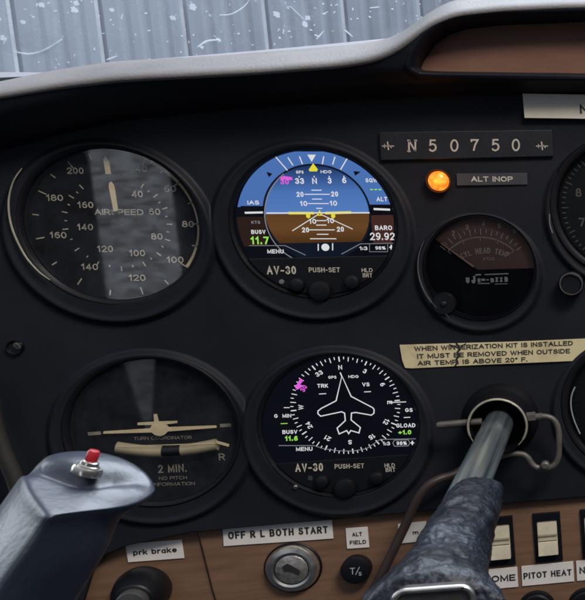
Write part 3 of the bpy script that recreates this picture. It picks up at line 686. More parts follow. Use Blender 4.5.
def dimw(mb):
    zl(mb, (100, 338), (205, 338), .7); zl(mb, (205, 338), (265, 366), .8); zl(mb, (425, 333), (530, 331), .7); zl(mb, (425, 333), (370, 363), .8)
    ztx(mb, 'KTS', 119, 270, 3, 26); zl(mb, (452, 334), (452, 356), .6); zl(mb, (505, 334), (505, 356), .6); zl(mb, (452, 356), (505, 356), .6)
    A = [zt(302 + 160 * math.cos(math.radians(a)) * .98, 243 + 150 * math.sin(math.radians(a))) for a in range(110, 232, 5)]
    mb.pline(A, 1.0, Yg - .00005)
D(dimw, 's_grey')
def pip(mb):
    for dx in (-43, 43): mb.poly([P(*zt(305 + dx * 1.0 * s_ + (a * 6), 254 + b * 6), Yg - .0001) for a, b, s_ in ((-1, -1, 1), (1, -1, 1), (0.3, 1, 1))]) if False else None
    zl(mb, (215, 243), (290, 243), 2.8); zl(mb, (322, 243), (398, 241), 2.8)
    for x in (272, 345): mb.poly([P(*zt(x + a, 250 + b), Yg - .0001) for a, b in ((-6, -6), (6, -6), (7, 4), (2, 9), (-5, 5))])
    mb.pline([zt(299, 249), zt(306, 237), zt(313, 249)], 1.2, Yg - .0001, True)
    mb.poly([P(*zt(a, b), Yg - .0001) for a, b in ((287, 97), (301, 115), (298, 121), (277, 121), (274, 116))])
D(pip, 's_yel')
def grn(mb):
    ztx(mb, '11.7', 131, 323, 7.6, 55, off=.012)
    for x in (458, 470, 482): zl(mb, (x - 4, 174), (x + 4, 174), 1.3)
D(grn, 's_green')
def mg(mb):
    ztx(mb, '30', 203, 151, 5.2, 26); mb.poly([P(*zt(a, b), Yg - .0002) for a, b in ((190, 140), (200, 134), (225, 138), (227, 146), (210, 147), (205, 143), (196, 149))])
D(mg, 's_mag')
def nv(mb):
    mb.poly([P(*zt(a, b), Yg) for a, b in ((150, 122), (168, 128), (158, 138))]); mb.poly([P(*zt(a, b), Yg) for a, b in ((405, 120), (426, 122), (410, 134))])
D(nv, 's_blue2' if False else 's_black')
MB().plate([P(*zt(a, b), Y - .00025) for a, b in ((75, 222), (150, 222), (150, 250), (75, 250))], .0001).build('tape_box', M['s_black'], scn); mb = MB(); mb.plate([P(*zt(a, b), Y - .00025) for a, b in ((452, 218), (527, 218), (527, 247), (452, 247))], .0001)
mb.build('tape_box', M['s_black'], scn)

# front plate follows the lower chord of the display
def chord(c, zcut, rad=.0374):
    """px-free: lower segment of the disc below zcut"""
    return clip(disc(c, rad, -.0012, 96), (0, -1), -zcut)
def face_plate(r, c, pxy, f, names, slope):
    zc_ = P(*pxy, -.0012).z
    lip = MB().plate(chord(c, zc_), .002).build('front_plate', M['bezel'], r, bevel=.0004)
    mb = MB()
    for s, x, y, h, w in names['txt']: px, py = f(x, y); mb.text(s, px, py, h, -.0015, slope, off=.007 if s == 'AV-30' else .004, w=w / 2.925)
    mb.build('lettering', M['mark'], lip)
    for x, y, rr in names['btn']:
        px, py = f(x, y); MB().lathe(P(px, py, -.001), [(rr, -.001), (rr, .0025), (rr * .88, .0036), (rr * .6, .004)], n=32).build('push_button', M['black'], r, smooth=True)
face_plate(r, A1, (325, 257), zt, dict(txt=[('AV-30', 194, 410, 8.2, 86), ('PUSH-SET', 320, 409, 4.8, 91), ('HLD', 445, 410, 4, 32), ('BRT', 446, 425, 4, 28)], btn=[(243, 452, .0036), (309, 470, .0056), (402, 444, .0038)]), 0.0)
px, py = zt(195, 444); MB().lathe(P(px, py, -.0012), [(.0013, 0), (.0011, .0006), (.0001, .0007)], n=16).build('light_sensor', mat('sensor_grey', (.16, .16, .18), .3), r, smooth=True)
MB().poly(clip(disc(A1, .0366, -.0004), (0, 1), P(325, 257).z)).build('glass', M['glass_clean'], r)

r, bz, scn = display(A2, 'round dark display with a white aeroplane outline inside a compass ring')
c2 = P(346, 405.5, Yg); c2 = (c2.x, c2.z)
NP_ = P(*zb(293, 78), Yg); aN = polar(c2, NP_)[1]
def ring(mb):
    R1 = (P(401, 405, Yg) - P(291, 405, Yg)).length / 2
    for k in range(72):
        a = aN - k * math.pi / 36
        tick(mb, c2, a, R1 * (.945 if k % 2 else .90), R1 * 1.0, .00042 if k % 6 else .0006, Yg)
def wt(mb):
    ring(mb)
    for s, x, y in (('N', 293, 80), ('3', 365, 91), ('6', 417, 130), ('E', 438, 183), ('12', 428, 239), ('15', 386, 283), ('S', 322, 299), ('21', 257, 288), ('24', 202, 250), ('W', 178, 197), ('33', 231, 98)):
        px, py = zb(x, y); a = polar(c2, P(px, py, Yg))[1]
        mb.text(s, px, py, 4.4, Yg - .0001, 0, off=.01, rot=a - math.pi / 2)
    pl = [(298, 105), (281, 178), (238, 200), (228, 208), (228, 216), (236, 223), (297, 210), (306, 214), (308, 236), (284, 258), (290, 275), (312, 265), (318, 274), (324, 265), (348, 272), (352, 256), (325, 234), (326, 214), (338, 212), (384, 220), (392, 214), (392, 203), (388, 198), (325, 165)]
    mb.pline([zb(*p) for p in pl], 1.15, Yg - .0001, True)
    zl(mb, (293, 95), (298, 107), 1.2, zb)
    ztx(mb, 'GPS', 270, 109, 2.8, 24, zb, -.02); ztx(mb, 'HDG', 332, 107, 2.8, 30, zb, -.02); ztx(mb, 'TRK', 242, 134, 3.8, 32, zb, -.02); ztx(mb, 'VS', 368, 130, 3.8, 22, zb, -.02)
    zl(mb, (231, 158), (252, 157), .9, zb); zl(mb, (363, 152), (383, 151), .9, zb)
    ztx(mb, 'G  MIN', 125, 222, 3.6, 50, zb, -.02); ztx(mb, 'BUSV', 146, 269, 3.8, 44, zb, -.02); ztx(mb, 'MENU', 188, 319, 3.8, 48, zb, -.02)
    ztx(mb, 'GS', 494, 205, 3.8, 22, zb, -.02); zl(mb, (479, 227), (498, 226), .9, zb); ztx(mb, 'GLOAD', 485, 250, 4, 56, zb, -.02)
    ztx(mb, '1:3', 428, 303, 3.6, 22, zb, -.02); ztx(mb, '98%', 473, 302, 3.6, 30, zb, -.02); zl(mb, (499, 301), (509, 301), 1.3, zb); zl(mb, (504, 295), (504, 307), 1.3, zb)
    zl(mb, (438, 183), (486, 181), .9, zb); zl(mb, (128, 198), (145, 198), .9, zb)
D(wt, 's_white')
def dg(mb):
    zl(mb, (113, 309), (216, 309), .8, zb); zl(mb, (410, 291), (520, 289), .8, zb); mb.pline([zb(*p) for p in ((452, 293), (447, 302), (452, 311), (492, 310), (497, 301), (492, 292))], .8, Yg, True)
    A = [zb(216, 309), zb(245, 318), zb(285, 324), zb(330, 325), zb(370, 318), zb(410, 291)]
    mb.pline(A, .7, Yg - .0001)
D(dg, 's_grey')
D(lambda mb: (ztx(mb, '11.6', 150, 288, 4.8, 38, zb, -.02, .02), ztx(mb, '+1.0', 482, 270, 4.4, 38, zb, -.02, .02), zl(mb, (119, 245), (139, 244), .9, zb), zl(mb, (362, 153), (384, 152), .9, zb) if False else None), 's_green')
D(lambda mb: (ztx(mb, '30', 186, 142, 4.6, 22, zb, 0, .012, polar(c2, P(*zb(186, 142), Yg))[1] - math.pi / 2), mb.poly([P(*zb(a, b), Yg - .0001) for a, b in ((160, 136), (168, 128), (176, 112), (186, 118), (176, 130), (186, 134), (174, 142), (166, 146))])), 's_mag')
face_plate(r, A2, (348, 459), zb, dict(txt=[('AV-30', 202, 373, 8, 82), ('PUSH-SET', 320, 369, 4.6, 86), ('HLD', 438, 367, 4, 30), ('BRT', 440, 380, 4, 28)], btn=[(243, 412, .0034), (309, 432, .0056), (402, 402, .0036)]), -.03)
MB().poly(clip(disc(A2, .0366, -.0004), (0, 1), P(348, 459).z)).build('glass', M['glass_clean'], r)
px, py = zb(163, 433); screwhead(r, P(px, py - 1, -.0035), .0011)
px, py = zb(205, 405); MB().plate([P(px + a, py + b, -.0016) for a, b in ((-2, -2.5), (2.5, -2.5), (2.5, 2), (-2, 2))], .0005).build('light_sensor', mat('sensor_dark', (.05, .05, .055), .3), r)

# cylinder head temperature gauge
c = CH; Yc = .0025
def zc4(x, y): return x / 3.162 + 400, y / 3.162 + 205
r = thing('cylinder_temperature_gauge', (c[0], 0, c[1]), 'small round black gauge with a brown scale arc and a thin orange needle', 'gauge')
mb = MB(); mb.lathe((c[0], 0, c[1]), [(.0286, -.012), (.0286, .0032), (.0282, .0024), (.0279, .0024), (.0275, .0032), (.0275, -.006)], n=96, cap=False)
bz = mb.build('bezel', M['bezel'], r, smooth=True)
mb = MB(); e = P(*zc4(140, 312), -.001); mb.lathe(e, [(.0062, -.004), (.0062, .0018), (.0056, .0028)], n=32); mb.build('mounting_ear', M['bezel'], r, smooth=True)
screwhead(r, e + Vector((0, -.003, 0)), .0016, 'black')
dl = MB().poly(disc(c, .0278, Yc)).build('dial', M['dial'], r)
bp_ = [Vector((v.x, Yc - .0002, v.z)) for v in disc(c, .0274, Yc, 96)]
cut = P(*zc4(255, 200), Yc)
arcb = clip(bp_, (0.0, 1), P(*zc4(430, 212), Yc).z)
na = P(*zc4(120, 114), Yc); nb_ = P(*zc4(236, 197), Yc); nv_ = (-(nb_.z - na.z), nb_.x - na.x)
lf = clip(clip(bp_, (0, 1), P(*zc4(255, 204), Yc).z), nv_, nv_[0] * na.x + nv_[1] * na.z)
MB().poly(lf).build('scale_ground', M['gauge_brown'], dl)
mb = MB(); Y1 = Yc - .0004
for s_, x, y in (('2', 168, 88), ('3', 212, 70), ('4', 263, 59), ('5', 314, 66), ('6', 362, 82)): mb.text(s_, *zc4(x, y), 5.0, Y1, off=.004, w=3.0)
pv = P(*zc4(262, 232), Y1); pv = (pv.x, pv.z)
R0 = abs(P(*zc4(262, 100), Y1).z - pv[1])
A = arc(pv[0], pv[1], R0, 138, 41, Y1, 40); n = len(A); B_ = arc(pv[0], pv[1], R0 - .0004, 138, 41, Y1, 40); mb.add(A + B_, [(i, i + 1, n + i + 1, n + i) for i in range(n - 1)])
for k in range(17):
    a = math.radians(138 - k * 6.2); tick(mb, pv, a, R0 + (.0022 if k % 2 else .0010), R0 + .0044, .0004, Y1)
for k in range(25):
    a = math.radians(137.5 - k * 4.02); tick(mb, pv, a, R0 - (.0022 if k % 6 == 0 else .0010), R0, .0003, Y1)
pt = P(*zc4(280, 300), Y1)
for i, ch in enumerate('CYL HEAD TEMP'):
    if ch == ' ': continue
    a = math.radians(90 + (6 - i) * 4.15); rr = P(*zc4(272, 144), Y1).z - pt.z; q = Vector((pt.x + rr * 1.02 * math.cos(a), Y1, pt.z + rr * math.sin(a)))
    g, gf = glyphs(ch, .004, .6); k = .0030; rot = a - math.pi / 2; cs, sn = math.cos(rot), math.sin(rot); xm = (min(v[0] for v in g) + max(v[0] for v in g)) / 2
    mb.add([q + Vector((((v[0] - xm) * cs - (v[1] - .5) * sn) * k, -v[2] * .000008, ((v[0] - xm) * sn + (v[1] - .5) * cs) * k)) for v in g], gf)
mb.text('X100', *zc4(280, 170), 3.2, Y1, w=12)
mb.build('dial_print', M['mark'], dl)
mb = MB()
rnd = random.Random(3)
for s_, x, y_, w_, h_ in (('U', 214, 238, 11, 5.6), ('J', 232, 236, 13, 7.4), ('E', 250, 238, 9, 3.6), ('=', 263, 236, 12, 4), ('-', 277, 236, 9, 3.6), ('B', 292, 238, 11, 4.2), ('Z', 306, 236, 10, 4.6), ('Z', 320, 236, 10, 4.4), ('B', 336, 235, 11, 5)):
    mb.text(s_, *zc4(x, y_), h_, Y1 - .0001, .0, off=.03, w=w_ / 3.162)
mb.line(zc4(238, 221), zc4(256, 220), 1.4, Y1); mb.line(zc4(268, 220), zc4(343, 217), 1.1, Y1); mb.line(zc4(246, 248), zc4(284, 248), 1.0, Y1); mb.line(zc4(300, 250), zc4(340, 249), .7, Y1)
mb.build('emblem', mat('emblem_white', (.75, .72, .66), .5), dl)
a = P(*zc4(233, 195), Yc - .002); b = P(*zc4(130, 121), Yc - .002); d = (b - a).normalized(); nn = Vector((-d.z, 0, d.x))
MB().plate([a - nn * .0005, b - nn * .00025, b + nn * .00025, a + nn * .0005], .0003).build('needle', mat('needle_orange', (.62, .36, .24), .5), r)
MB().poly(disc(c, .0274, .0)).build('glass', M['glass_clean'], r)
mb = MB(); 
for a0, a1 in ((150, 235),):
    A = arc(c[0], c[1] - .0006, .0312, a0, a1, -.0036, 30); mb.tube(A, [.00035 * math.sin(math.pi * (.1 + .8 * i / 30)) for i in range(31)], 6)
mb.build('pale_edge', mat('rim_lit_grey', (.13, .12, .115), .45, var=.3, vscale=200), panel)  # lit left side of the rim, painted as a pale arc

# partial gauges at the right edge
def side_gauge(c, name, label, nums, marks=True):
    r = thing(name, (c[0], 0, c[1]), label, 'gauge')
    bezel(r, c, .0400, .0350)
    dl = MB().poly(disc(c, .0356, YD)).build('dial', mat('dial_grey', (.022, .023, .022), .7, var=.3, vscale=90), r)
    mb = MB(); Y1 = YD - .0003
    for k in range(60):
        a = math.radians(230 - k * 5); tick(mb, c, a, .0315 if k % 5 else .0300, .0335, .0005, Y1)
    for s_, x, y in nums: mb.text(s_, x, y, 8.5, Y1, 0, off=.01)
    mb.build('dial_print', M['markdim'] if marks else M['plateg'], dl)
    MB().poly(disc(c, .0354, .0008)).build('glass', M['glass_clean'], r)
    return r, dl
r, dl = side_gauge(TA, 'tachometer', 'large dial cut off by the right edge, numbers 7 and 8 showing', [('8', 578.5, 192.5), ('7', 582, 222), ('9', 590, 170), ('6', 596, 250)])
MB().plate([Vector((TA[0], YD - .002, TA[1])) + Vector(v) for v in ((-.002, 0, .001), (.002, 0, -.001), (.018, 0, .022))], .0004).build('needle', M['cream'], r)
r, dl = side_gauge(LG, 'fuel_gauge', 'dark dial at the right edge beside the control lock', [], False)
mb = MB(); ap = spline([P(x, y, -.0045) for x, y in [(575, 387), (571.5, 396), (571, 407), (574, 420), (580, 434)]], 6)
mb.tube(ap, .00040, 6); mb.build('pale_edge', mat('bezel_highlight', (.34, .34, .34), .4), panel)  # bezel highlight drawn as a pale arc
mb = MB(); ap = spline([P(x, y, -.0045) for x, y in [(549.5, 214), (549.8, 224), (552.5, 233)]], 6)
mb.tube(ap, .00030, 6); mb.build('pale_edge', mat('pale_arc_grey', (.22, .22, .23), .4), panel)  # short pale arc at the left of the tachometer rim

# adjusting knob under the tachometer
kc = P(571.5, 283, -.002)
r = thing('adjusting_knob', kc, 'small round black knob with a worn ring below the right edge dial', 'knob')
MB().lathe(kc, [(.0068, 0), (.0068, .006), (.0064, .0068), (.0052, .0072), (.0050, .0062), (.0001, .0060)], n=48).build('cap', M['black'], r, smooth=True)
mb = MB(); A = [kc + Vector((.0059 * math.cos(2 * math.pi * i / 40), -.0070, .0059 * math.sin(2 * math.pi * i / 40))) for i in range(41)]; mb.tube(A, .00035, 6); mb.build('ring', M['rod'], r, smooth=True)

# registration plate
pc = P(466, 146, -.002)
r = thing('registration_plate', pc, 'black plate engraved N50750 between two small aeroplane marks', 'plate')
pl = MB().plate([P(a, b, -.0022) for a, b in ((378.5, 132), (552, 129.5), (553.5, 156.5), (380.5, 160.5))], .0025).build('plate', M['plate'], r, bevel=.0005)
STK = {'N': [[(0, 0), (0, 1)], [(0, 1), (.62, 0)], [(.62, 0), (.62, 1)], [(-.16, 1), (.12, 1)], [(.5, 1), (.78, 1)], [(-.16, 0), (.16, 0)]],
       '5': [[(.6, 1), (.1, 1), (.06, .58), (.3, .66), (.52, .58), (.62, .36), (.54, .12), (.3, 0), (.08, .06), (0, .2)]],
       '0': [[(.32 + .32 * math.cos(a / 20 * 6.283), .5 + .5 * math.sin(a / 20 * 6.283)) for a in range(21)]],
       '7': [[(0, .82), (0, 1), (.62, 1), (.34, .5), (.22, 0)]]}
mb = MB()
for ch, x in zip('N50750', (412.4, 433, 454.5, 474.8, 495.8, 516)):
    for st in STK[ch]:
        mb.pline([(x - 3.4 + u * 10.2, 151.2 - v * 10.8 - (x - 412) * .008) for u, v in st], 1.7, -.0025)
for x in (388, 542):
    mb.line((x - 6, 146), (x + 6, 146), 1., -.0025); mb.line((x - .5, 141.5), (x + .5, 150), 1.3, -.0025); mb.line((x + 1.5, 145), (x + 3.5, 148), 1, -.0025); mb.line((x - 3.5, 144), (x - 3.5, 148), .7, -.0025)
mb.build('engraving', mat('engraving_tan', (.60, .52, .44), .5), pl)

# amber warning lamp and its label
lc = P(439, 181, -.001)
r = thing('warning_lamp', lc, 'small round glowing amber warning lamp under the registration plate', 'lamp')
MB().lathe(lc, [(.0062, 0), (.0062, .0032), (.0056, .0022), (.0052, .0016)], n=40, cap=False).build('rim', M['black'], r, smooth=True)
m = mat('amber_lens', (.8, .25, .03), .3, emit=(1., .27, .03), est=1.15); nt = m.node_tree; N = nt.nodes.new; L = nt.links.new
tc = N('ShaderNodeTexCoord'); vo = N('ShaderNodeTexVoronoi'); vo.inputs['Scale'].default_value = 420; L(tc.outputs['Object'], vo.inputs[0])
rp = N('ShaderNodeValToRGB'); rp.color_ramp.elements[0].color = (1., .40, .05, 1); rp.color_ramp.elements[1].color = (.95, .12, .006, 1); rp.color_ramp.elements[0].position = .1; rp.color_ramp.elements[1].position = .8
L(vo.outputs['Distance'], rp.inputs[0]); L(rp.outputs[0], nt.nodes['Principled BSDF'].inputs['Emission Color'])
MB().lathe(lc, [(.0053, .0008), (.0050, .0026), (.0036, .0040), (.0018, .0047), (.0001, .0049)], n=40).build('lens', m, r, smooth=True)
pl_ = bpy.data.lights.new('amber_glow', 'POINT'); pl_.energy = .003; pl_.color = (1, .35, .05); pl_.shadow_soft_size = .004
po = bpy.data.objects.new('amber_glow', pl_); COL.objects.link(po); po.parent = r; po.location = (0, -.009, 0)

def tape(name, label, pts, mm, lines, Y=-.0008, slope=0, th=.0006, ink='ink', partlab=None):
    cen_ = P(sum(p[0] for p in pts) / len(pts), sum(p[1] for p in pts) / len(pts), Y)
    r = thing(name, cen_, label, 'label')
    b = MB().plate([P(a, b_, Y) for a, b_ in pts], th).build('strip', M[mm], r, bevel=.00012)
    mb = MB()
    for s_, x, y, h, w in lines: mb.text(s_, x, y, h, Y - .0002, slope, off=.014, w=w)
    mb.build('lettering', M[ink], b)
    return r, b
tape('alternator_warning_label', 'small grey plastic label reading ALT INOP beside the amber lamp', [(456.5, 173.5), (527, 172.8), (527.5, 184.5), (457, 185.5)], 'plateg', [('ALT INOP', 492, 179, 5.2, 42)], -.0012, 0, .0014, 'mark')
tape('panel_label', 'cream label strip with a single N above the registration plate', [(522.5, 93.5), (680, 96), (681, 120), (524.5, 117.8)], 'tape2', [('N', 584, 109, 9.5, 8.5)], -.0035, .01, .003)
Yp = -.0010
r, b = tape('winterization_placard', 'torn yellowed placard about the winterization kit in three lines', [(399.5, 345), (520, 341.5), (600, 338), (600, 352), (590, 358.5), (575, 361), (480, 365), (412, 368.5), (405, 368), (402, 360)], 'placard',
     [('WHEN WINTERIZATION KIT IS INSTALLED', 495, 345.9, 4.6, 159), ('IT MUST BE REMOVED WHEN OUTSIDE', 495, 353.6, 4.6, 153), ('AIR TEMP. IS ABOVE 20\u00b0 F.', 473, 361.3, 4.6, 110)], Yp, -.036)
tr_ = MB()
for q_, w_ in ((((456, 343), (458.5, 346), (460, 349.5), (457.5, 352), (459, 356), (456.5, 359), (457.5, 362), (455, 366.5)), 1.9), (((449, 344.6), (455, 346.5), (460, 348.5)), 1.5), (((466, 343.5), (461, 346.5), (459, 349)), 1.3)):
    tr_.pline(q_, w_, Yp - .00015 - w_ * .00002)
tr_.build('tear', M['ink'], b)

# lower board items
YB = .0045
tape('parking_brake_label', 'white label reading prk brake on the lower brown board', [(125, 544), (181.7, 539.7), (184.3, 558.3), (128, 562.5)], 'tape', [('prk brake', 155, 551.2, 5.2, 44)], .0058, -.075)
tape('ignition_label', 'long white label reading OFF R L BOTH START above the key switch', [(222.5, 525.6), (332, 519), (333.3, 538.7), (223.5, 546.4)], 'tape', [('OFF R L BOTH START', 278.5, 532.6, 7.2, 100)], .0037, -.062)
tape('alternator_field_label', 'small square label reading ALT FIELD above the round black breaker', [(345.5, 528.5), (367.5, 527), (369.3, 547.5), (347, 549)], 'tape', [('ALT', 357, 534.3, 4, 10), ('FIELD', 358, 542.3, 4, 16.5)], .0037, -.06)
tape('half_hidden_label', 'white label mostly hidden behind the brown hose, ending in m', [(397.8, 524.2), (426, 521.3), (427.5, 541), (398.8, 543.8)], 'tape', [('m', 415.5, 532.5, 4.2, 6)], .0037, -.06)
tape('dome_light_label', 'white label reading DOME partly behind the control column', [(478, 570.6), (517.2, 567), (518.3, 587), (479, 590.6)], 'tape', [('DOME', 499.5, 578.6, 6.5, 32)], .0037, -.075)
tape('pitot_heat_label', 'white label reading PITOT HEAT below the middle rocker switch', [(521.3, 566.5), (573.2, 561.4), (574.3, 581.5), (522.3, 586.4)], 'tape', [('PITOT HEAT', 547.7, 574.2, 6.2, 48)], .0037, -.085)
tape('navigation_light_label', 'white label starting with N at the right edge under the last rocker switch', [(576, 561.2), (628, 556), (629, 576), (577, 581.2)], 'tape', [('NAV', 589.5, 569.8, 6.5, 20)], .0037, -.085)

# ignition switch
ic = P(293.5, 567.5, YB)
r = thing('ignition_switch', ic, 'round silver key switch below the long white label', 'switch')
MB().lathe(ic, [(.0142, -.001), (.0142, .0006), (.0138, .001)], n=64).build('washer', M['black'], r, smooth=True)
MB().lathe(ic, [(.0132, .0005), (.0132, .0022), (.0122, .0040), (.0098, .0048), (.0086, .0042), (.0084, .0020)], n=64, cap=False).build('collar', M['silver'], r, smooth=True)
k = MB().lathe(ic, [(.0082, .001), (.0082, .0040), (.0074, .0046), (.0001, .0047)], n=48).build('key_barrel', mat('barrel_steel', (.38, .36, .34), .35, .7, var=.5, vscale=250, bump=.4, bscale=500), r, smooth=True)
a = ic + Vector((-.0005, -.0052, .0005))
MB().plate([a + Vector((x, 0, z)) for x, z in ((-.0036, .0020), (-.0012, .0034), (.0012, .0020), (.0048, -.0012), (.0042, -.0034), (.0006, -.0012), (-.0028, -.0008))], .001).build('keyhole', M['ink'], k)
MB().lathe(ic, [(.00845, .0012), (.0084, .0041), (.0078, .0041)], n=48, cap=False).build('gap_ring', M['black'], r)
# alternator field breaker
bc = P(357.5, 567.5, YB)
r = thing('circuit_breaker', bc, 'round black push breaker marked T/s below the ALT FIELD label', 'circuit breaker')
cp = MB().lathe(bc, [(.0076, -.001), (.0076, .0058), (.0070, .0068), (.0050, .0072)], n=48).build('cap', M['black'], r, smooth=True)
q = P(355, 571, YB - .0074)
mb = MB(); mb.text('T', 352.5, 571.2, 6.5, YB - .0075, -.05, w=5); mb.line((355.5, 575), (359.5, 567), .8, YB - .0075); mb.text('s', 360, 573.2, 5, YB - .0075, -.05, w=3.2); mb.build('lettering', mat('print_grey', (.45, .45, .45), .5), cp)
# parking brake handle
hc = P(140, 586, .006)
r = thing('parking_brake', hc, 'black parking brake knob with a grey end under the prk brake label', 'knob')
b0 = P(145, 588, .006); b1 = P(131, 605, -.018)
MB().lathe(b0, [(.0125, 0), (.0130, .006), (.0118, .014), (.0085, .020)], axis=(b1 - b0), n=48).build('grip', M['black'], r, smooth=True, bevel=.001)
MB().lathe(b1, [(.0072, -.004), (.0072, .0), (.0064, .0012), (.0001, .0016)], axis=(b1 - b0), n=40).build('end_cap', mat('cap_grey', (.06, .06, .06), .45, var=.2), r, smooth=True)
# rocker switches
def rocker_at(x, y, label):
    cc_ = P(x, y, YB)
    r = thing('rocker_switch', cc_, label, 'switch', 'rocker switches on the lower board')
    ex = (P(x + 10, y - .9, YB) - cc_).normalized(); ez = Vector((-ex.z, 0, ex.x)); k = scl(x, y, YB)
    def Q(u, v, d): return cc_ + ex * u * k + ez * v * k * 1.0 + Vector((0, -d, 0))
    h = (P(x, y - 5, YB) - P(x, y + 5, YB)).length / 10 / k
    mb = MB(); o_ = [(-14, -25 * h), (14, -25 * h), (14, 25 * h), (-14, 25 * h)]; i_ = [(-10.5, -17 * h), (10.5, -17 * h), (10.5, 17 * h), (-10.5, 17 * h)]
    vs = [Q(u, v, -.001) for u, v in o_] + [Q(u, v, .0014) for u, v in [(a * .96, b_ * .98) for a, b_ in o_]] + [Q(u, v, .0014) for u, v in i_] + [Q(u, v, -.001) for u, v in i_]
    fs = [(a * 4 + i, a * 4 + (i + 1) % 4, (a + 1) * 4 + (i + 1) % 4, (a + 1) * 4 + i) for a in range(3) for i in range(4)]
    mb.add(vs, fs).build('housing', M['black'], r, bevel=.0002)
    mb = MB(); prof = [(-16.2, .0052), (-15.8, .0058), (-4, .0032), (-2, .0024), (2, .0024), (4, .0026), (15.8, .0004), (16.2, 0)]
    vs = []; 
    for v, d in prof: vs += [Q(-9.8, v * h, d), Q(9.8, v * h, d)]
    n = len(prof)
    for v, d in prof: vs += [Q(-9.8, v * h, -.002), Q(9.8, v * h, -.002)]
    fs = [(2 * i, 2 * i + 1, 2 * i + 3, 2 * i + 2) for i in range(n - 1)] + [(2 * i, 2 * i + 2, 2 * n + 2 * i + 2, 2 * n + 2 * i) for i in range(n - 1)] + [(2 * i + 1, 2 * i + 3, 2 * n + 2 * i + 3, 2 * n + 2 * i + 1) for i in range(n - 1)] + [(0, 1, 2 * n + 1, 2 * n), (2 * n - 2, 2 * n - 1, 4 * n - 1, 4 * n - 2)]
    ro_ = mb.add(vs, fs).build('rocker', M['rocker'], r, bevel=.0004)
    mb = MB()
    for v in (-2.4, 2.2): mb.add([Q(-9.4, (v - .45) * h, .0030), Q(9.4, (v - .45) * h, .0030), Q(9.4, (v + .45) * h, .0030), Q(-9.4, (v + .45) * h, .0030)], [(0, 1, 2, 3)])
    mb.build('ridge', mat('rocker_line', (.16, .12, .07), .6), ro_)
    return r
rocker_at(547.8, 537, 'cream rocker switch in a black frame above the PITOT HEAT label')
rocker_at(500.5, 541, 'cream rocker switch half hidden by the control column above the DOME label')
rocker_at(595, 533, 'cream rocker switch cut off by the right edge above the label starting with N')
# round knobs at the foot
for i, (x, y, rr) in enumerate(((537, 607, .0088), (586, 604, .0088))):
    kc = P(x, y, YB)
    r = thing('breaker_button', kc, ('black round button at the bottom below the PITOT HEAT label', 'black round button at the bottom right corner')[i], 'button', 'round black buttons along the bottom')
    MB().lathe(kc, [(rr, -.001), (rr, .004), (rr * .9, .005), (rr * .6, .0053), (.0001, .0053)], n=40).build('cap', M['black'], r, smooth=True)
    MB().lathe(kc, [(rr + .0014, -.001), (rr + .0014, .0010), (rr + .0002, .0014)], n=40, cap=False).build('rim', M['bezel'], r, smooth=True)

# screw on the cover at the left
sc_ = thing('panel_screw', P(17, 346, -.001), 'single screw in the dark panel near the left edge', 'screw')
MB().lathe(P(17, 347, .001), [(.0036, .0004), (.0034, .0032), (.0026, .0018)], n=32).build('washer', M['black'], sc_, smooth=True)
screwhead(sc_, P(18, 345.5, -.001), .0019, 'rod', name='head')

# ------------------------------------------------------------------ control column collar and lock
cb = P(500.9, 418.9, 0); YR = -.021
r = thing('column_collar', cb, 'short black collar with a worn metal lip where the control column leaves the panel', 'collar')
MB().lathe(cb, [(.0205, -.002), (.0200, .002), (.0180, .004), (.0165, .008), (.0155, .0205), (.0150, .021), (.0142, .0195), (.0138, .0)], n=72, cap=False).build('sleeve', M['black'], r, smooth=True)
mb = MB(); A = [cb + Vector((.0149 * math.cos(math.radians(a)), YR - .0002, .0149 * math.sin(math.radians(a)))) for a in range(-48, 214, 4)]
mb.tube(A, [.00062 * (1 if 3 < i < len(A) - 4 else .5) for i in range(len(A))], 8); mb.build('worn_lip', M['brass'], r, smooth=True)
# control lock
lk = thing('control_lock', P(535, 440, -.01), 'bent metal lock rod passing through the column collar with a squared loop on the right', 'control lock')
mb = MB(); mb.tube(spline([P(437, 425.5, -.014), P(455, 423.8, -.014), P(482, 421.5, -.014)], 4), [.0016] + [.0020] * 8, 14); mb.build('pin', M['rod'], lk, smooth=True)
mb = MB(); pts = [(526, 417.5), (538, 416.5), (548, 417), (555, 421.5), (558.5, 431), (559, 444), (558, 458), (553, 466), (543, 468.5), (534, 466), (527, 457), (520, 454), (505, 455), (480, 466)]
mb.tube(spline([P(a, b_, -.016) for a, b_ in pts], 6), .0017, 14); mb.build('loop', M['rod'], lk, smooth=True)
mb = MB(); a = P(530, 417.3, -.016); mb.lathe(a, [(.0026, -.003), (.0029, -.0028), (.0029, .0028), (.0026, .003)], axis=(1, 0, .02), n=6); mb.lathe(a + Vector((.0045, 0, 0)), [(.0021, -.002), (.0021, .002)], axis=(1, 0, .02), n=12); mb.build('nut', M['rod'], lk)
mb = MB(); a = P(545, 465.5, -.019); mb.lathe(a, [(.0024, -.003), (.0024, .0012), (.0015, .002)], n=14); mb.build('end_screw', M['rod'], lk, smooth=True)

o = MB().tube(spline([P(-12, 385, -.01), P(-5, 425, -.012), P(5, 455, -.014), P(17, 485, -.016), P(24, 520, -.018)], 6), .0036, 14).build('cabin_side_strip', mat('olive_trim', (.016, .015, .012), .75, var=.4, vscale=60), smooth=True)
tag(o, 'thin olive grey trim strip at the left edge behind the yoke horn', 'trim strip')
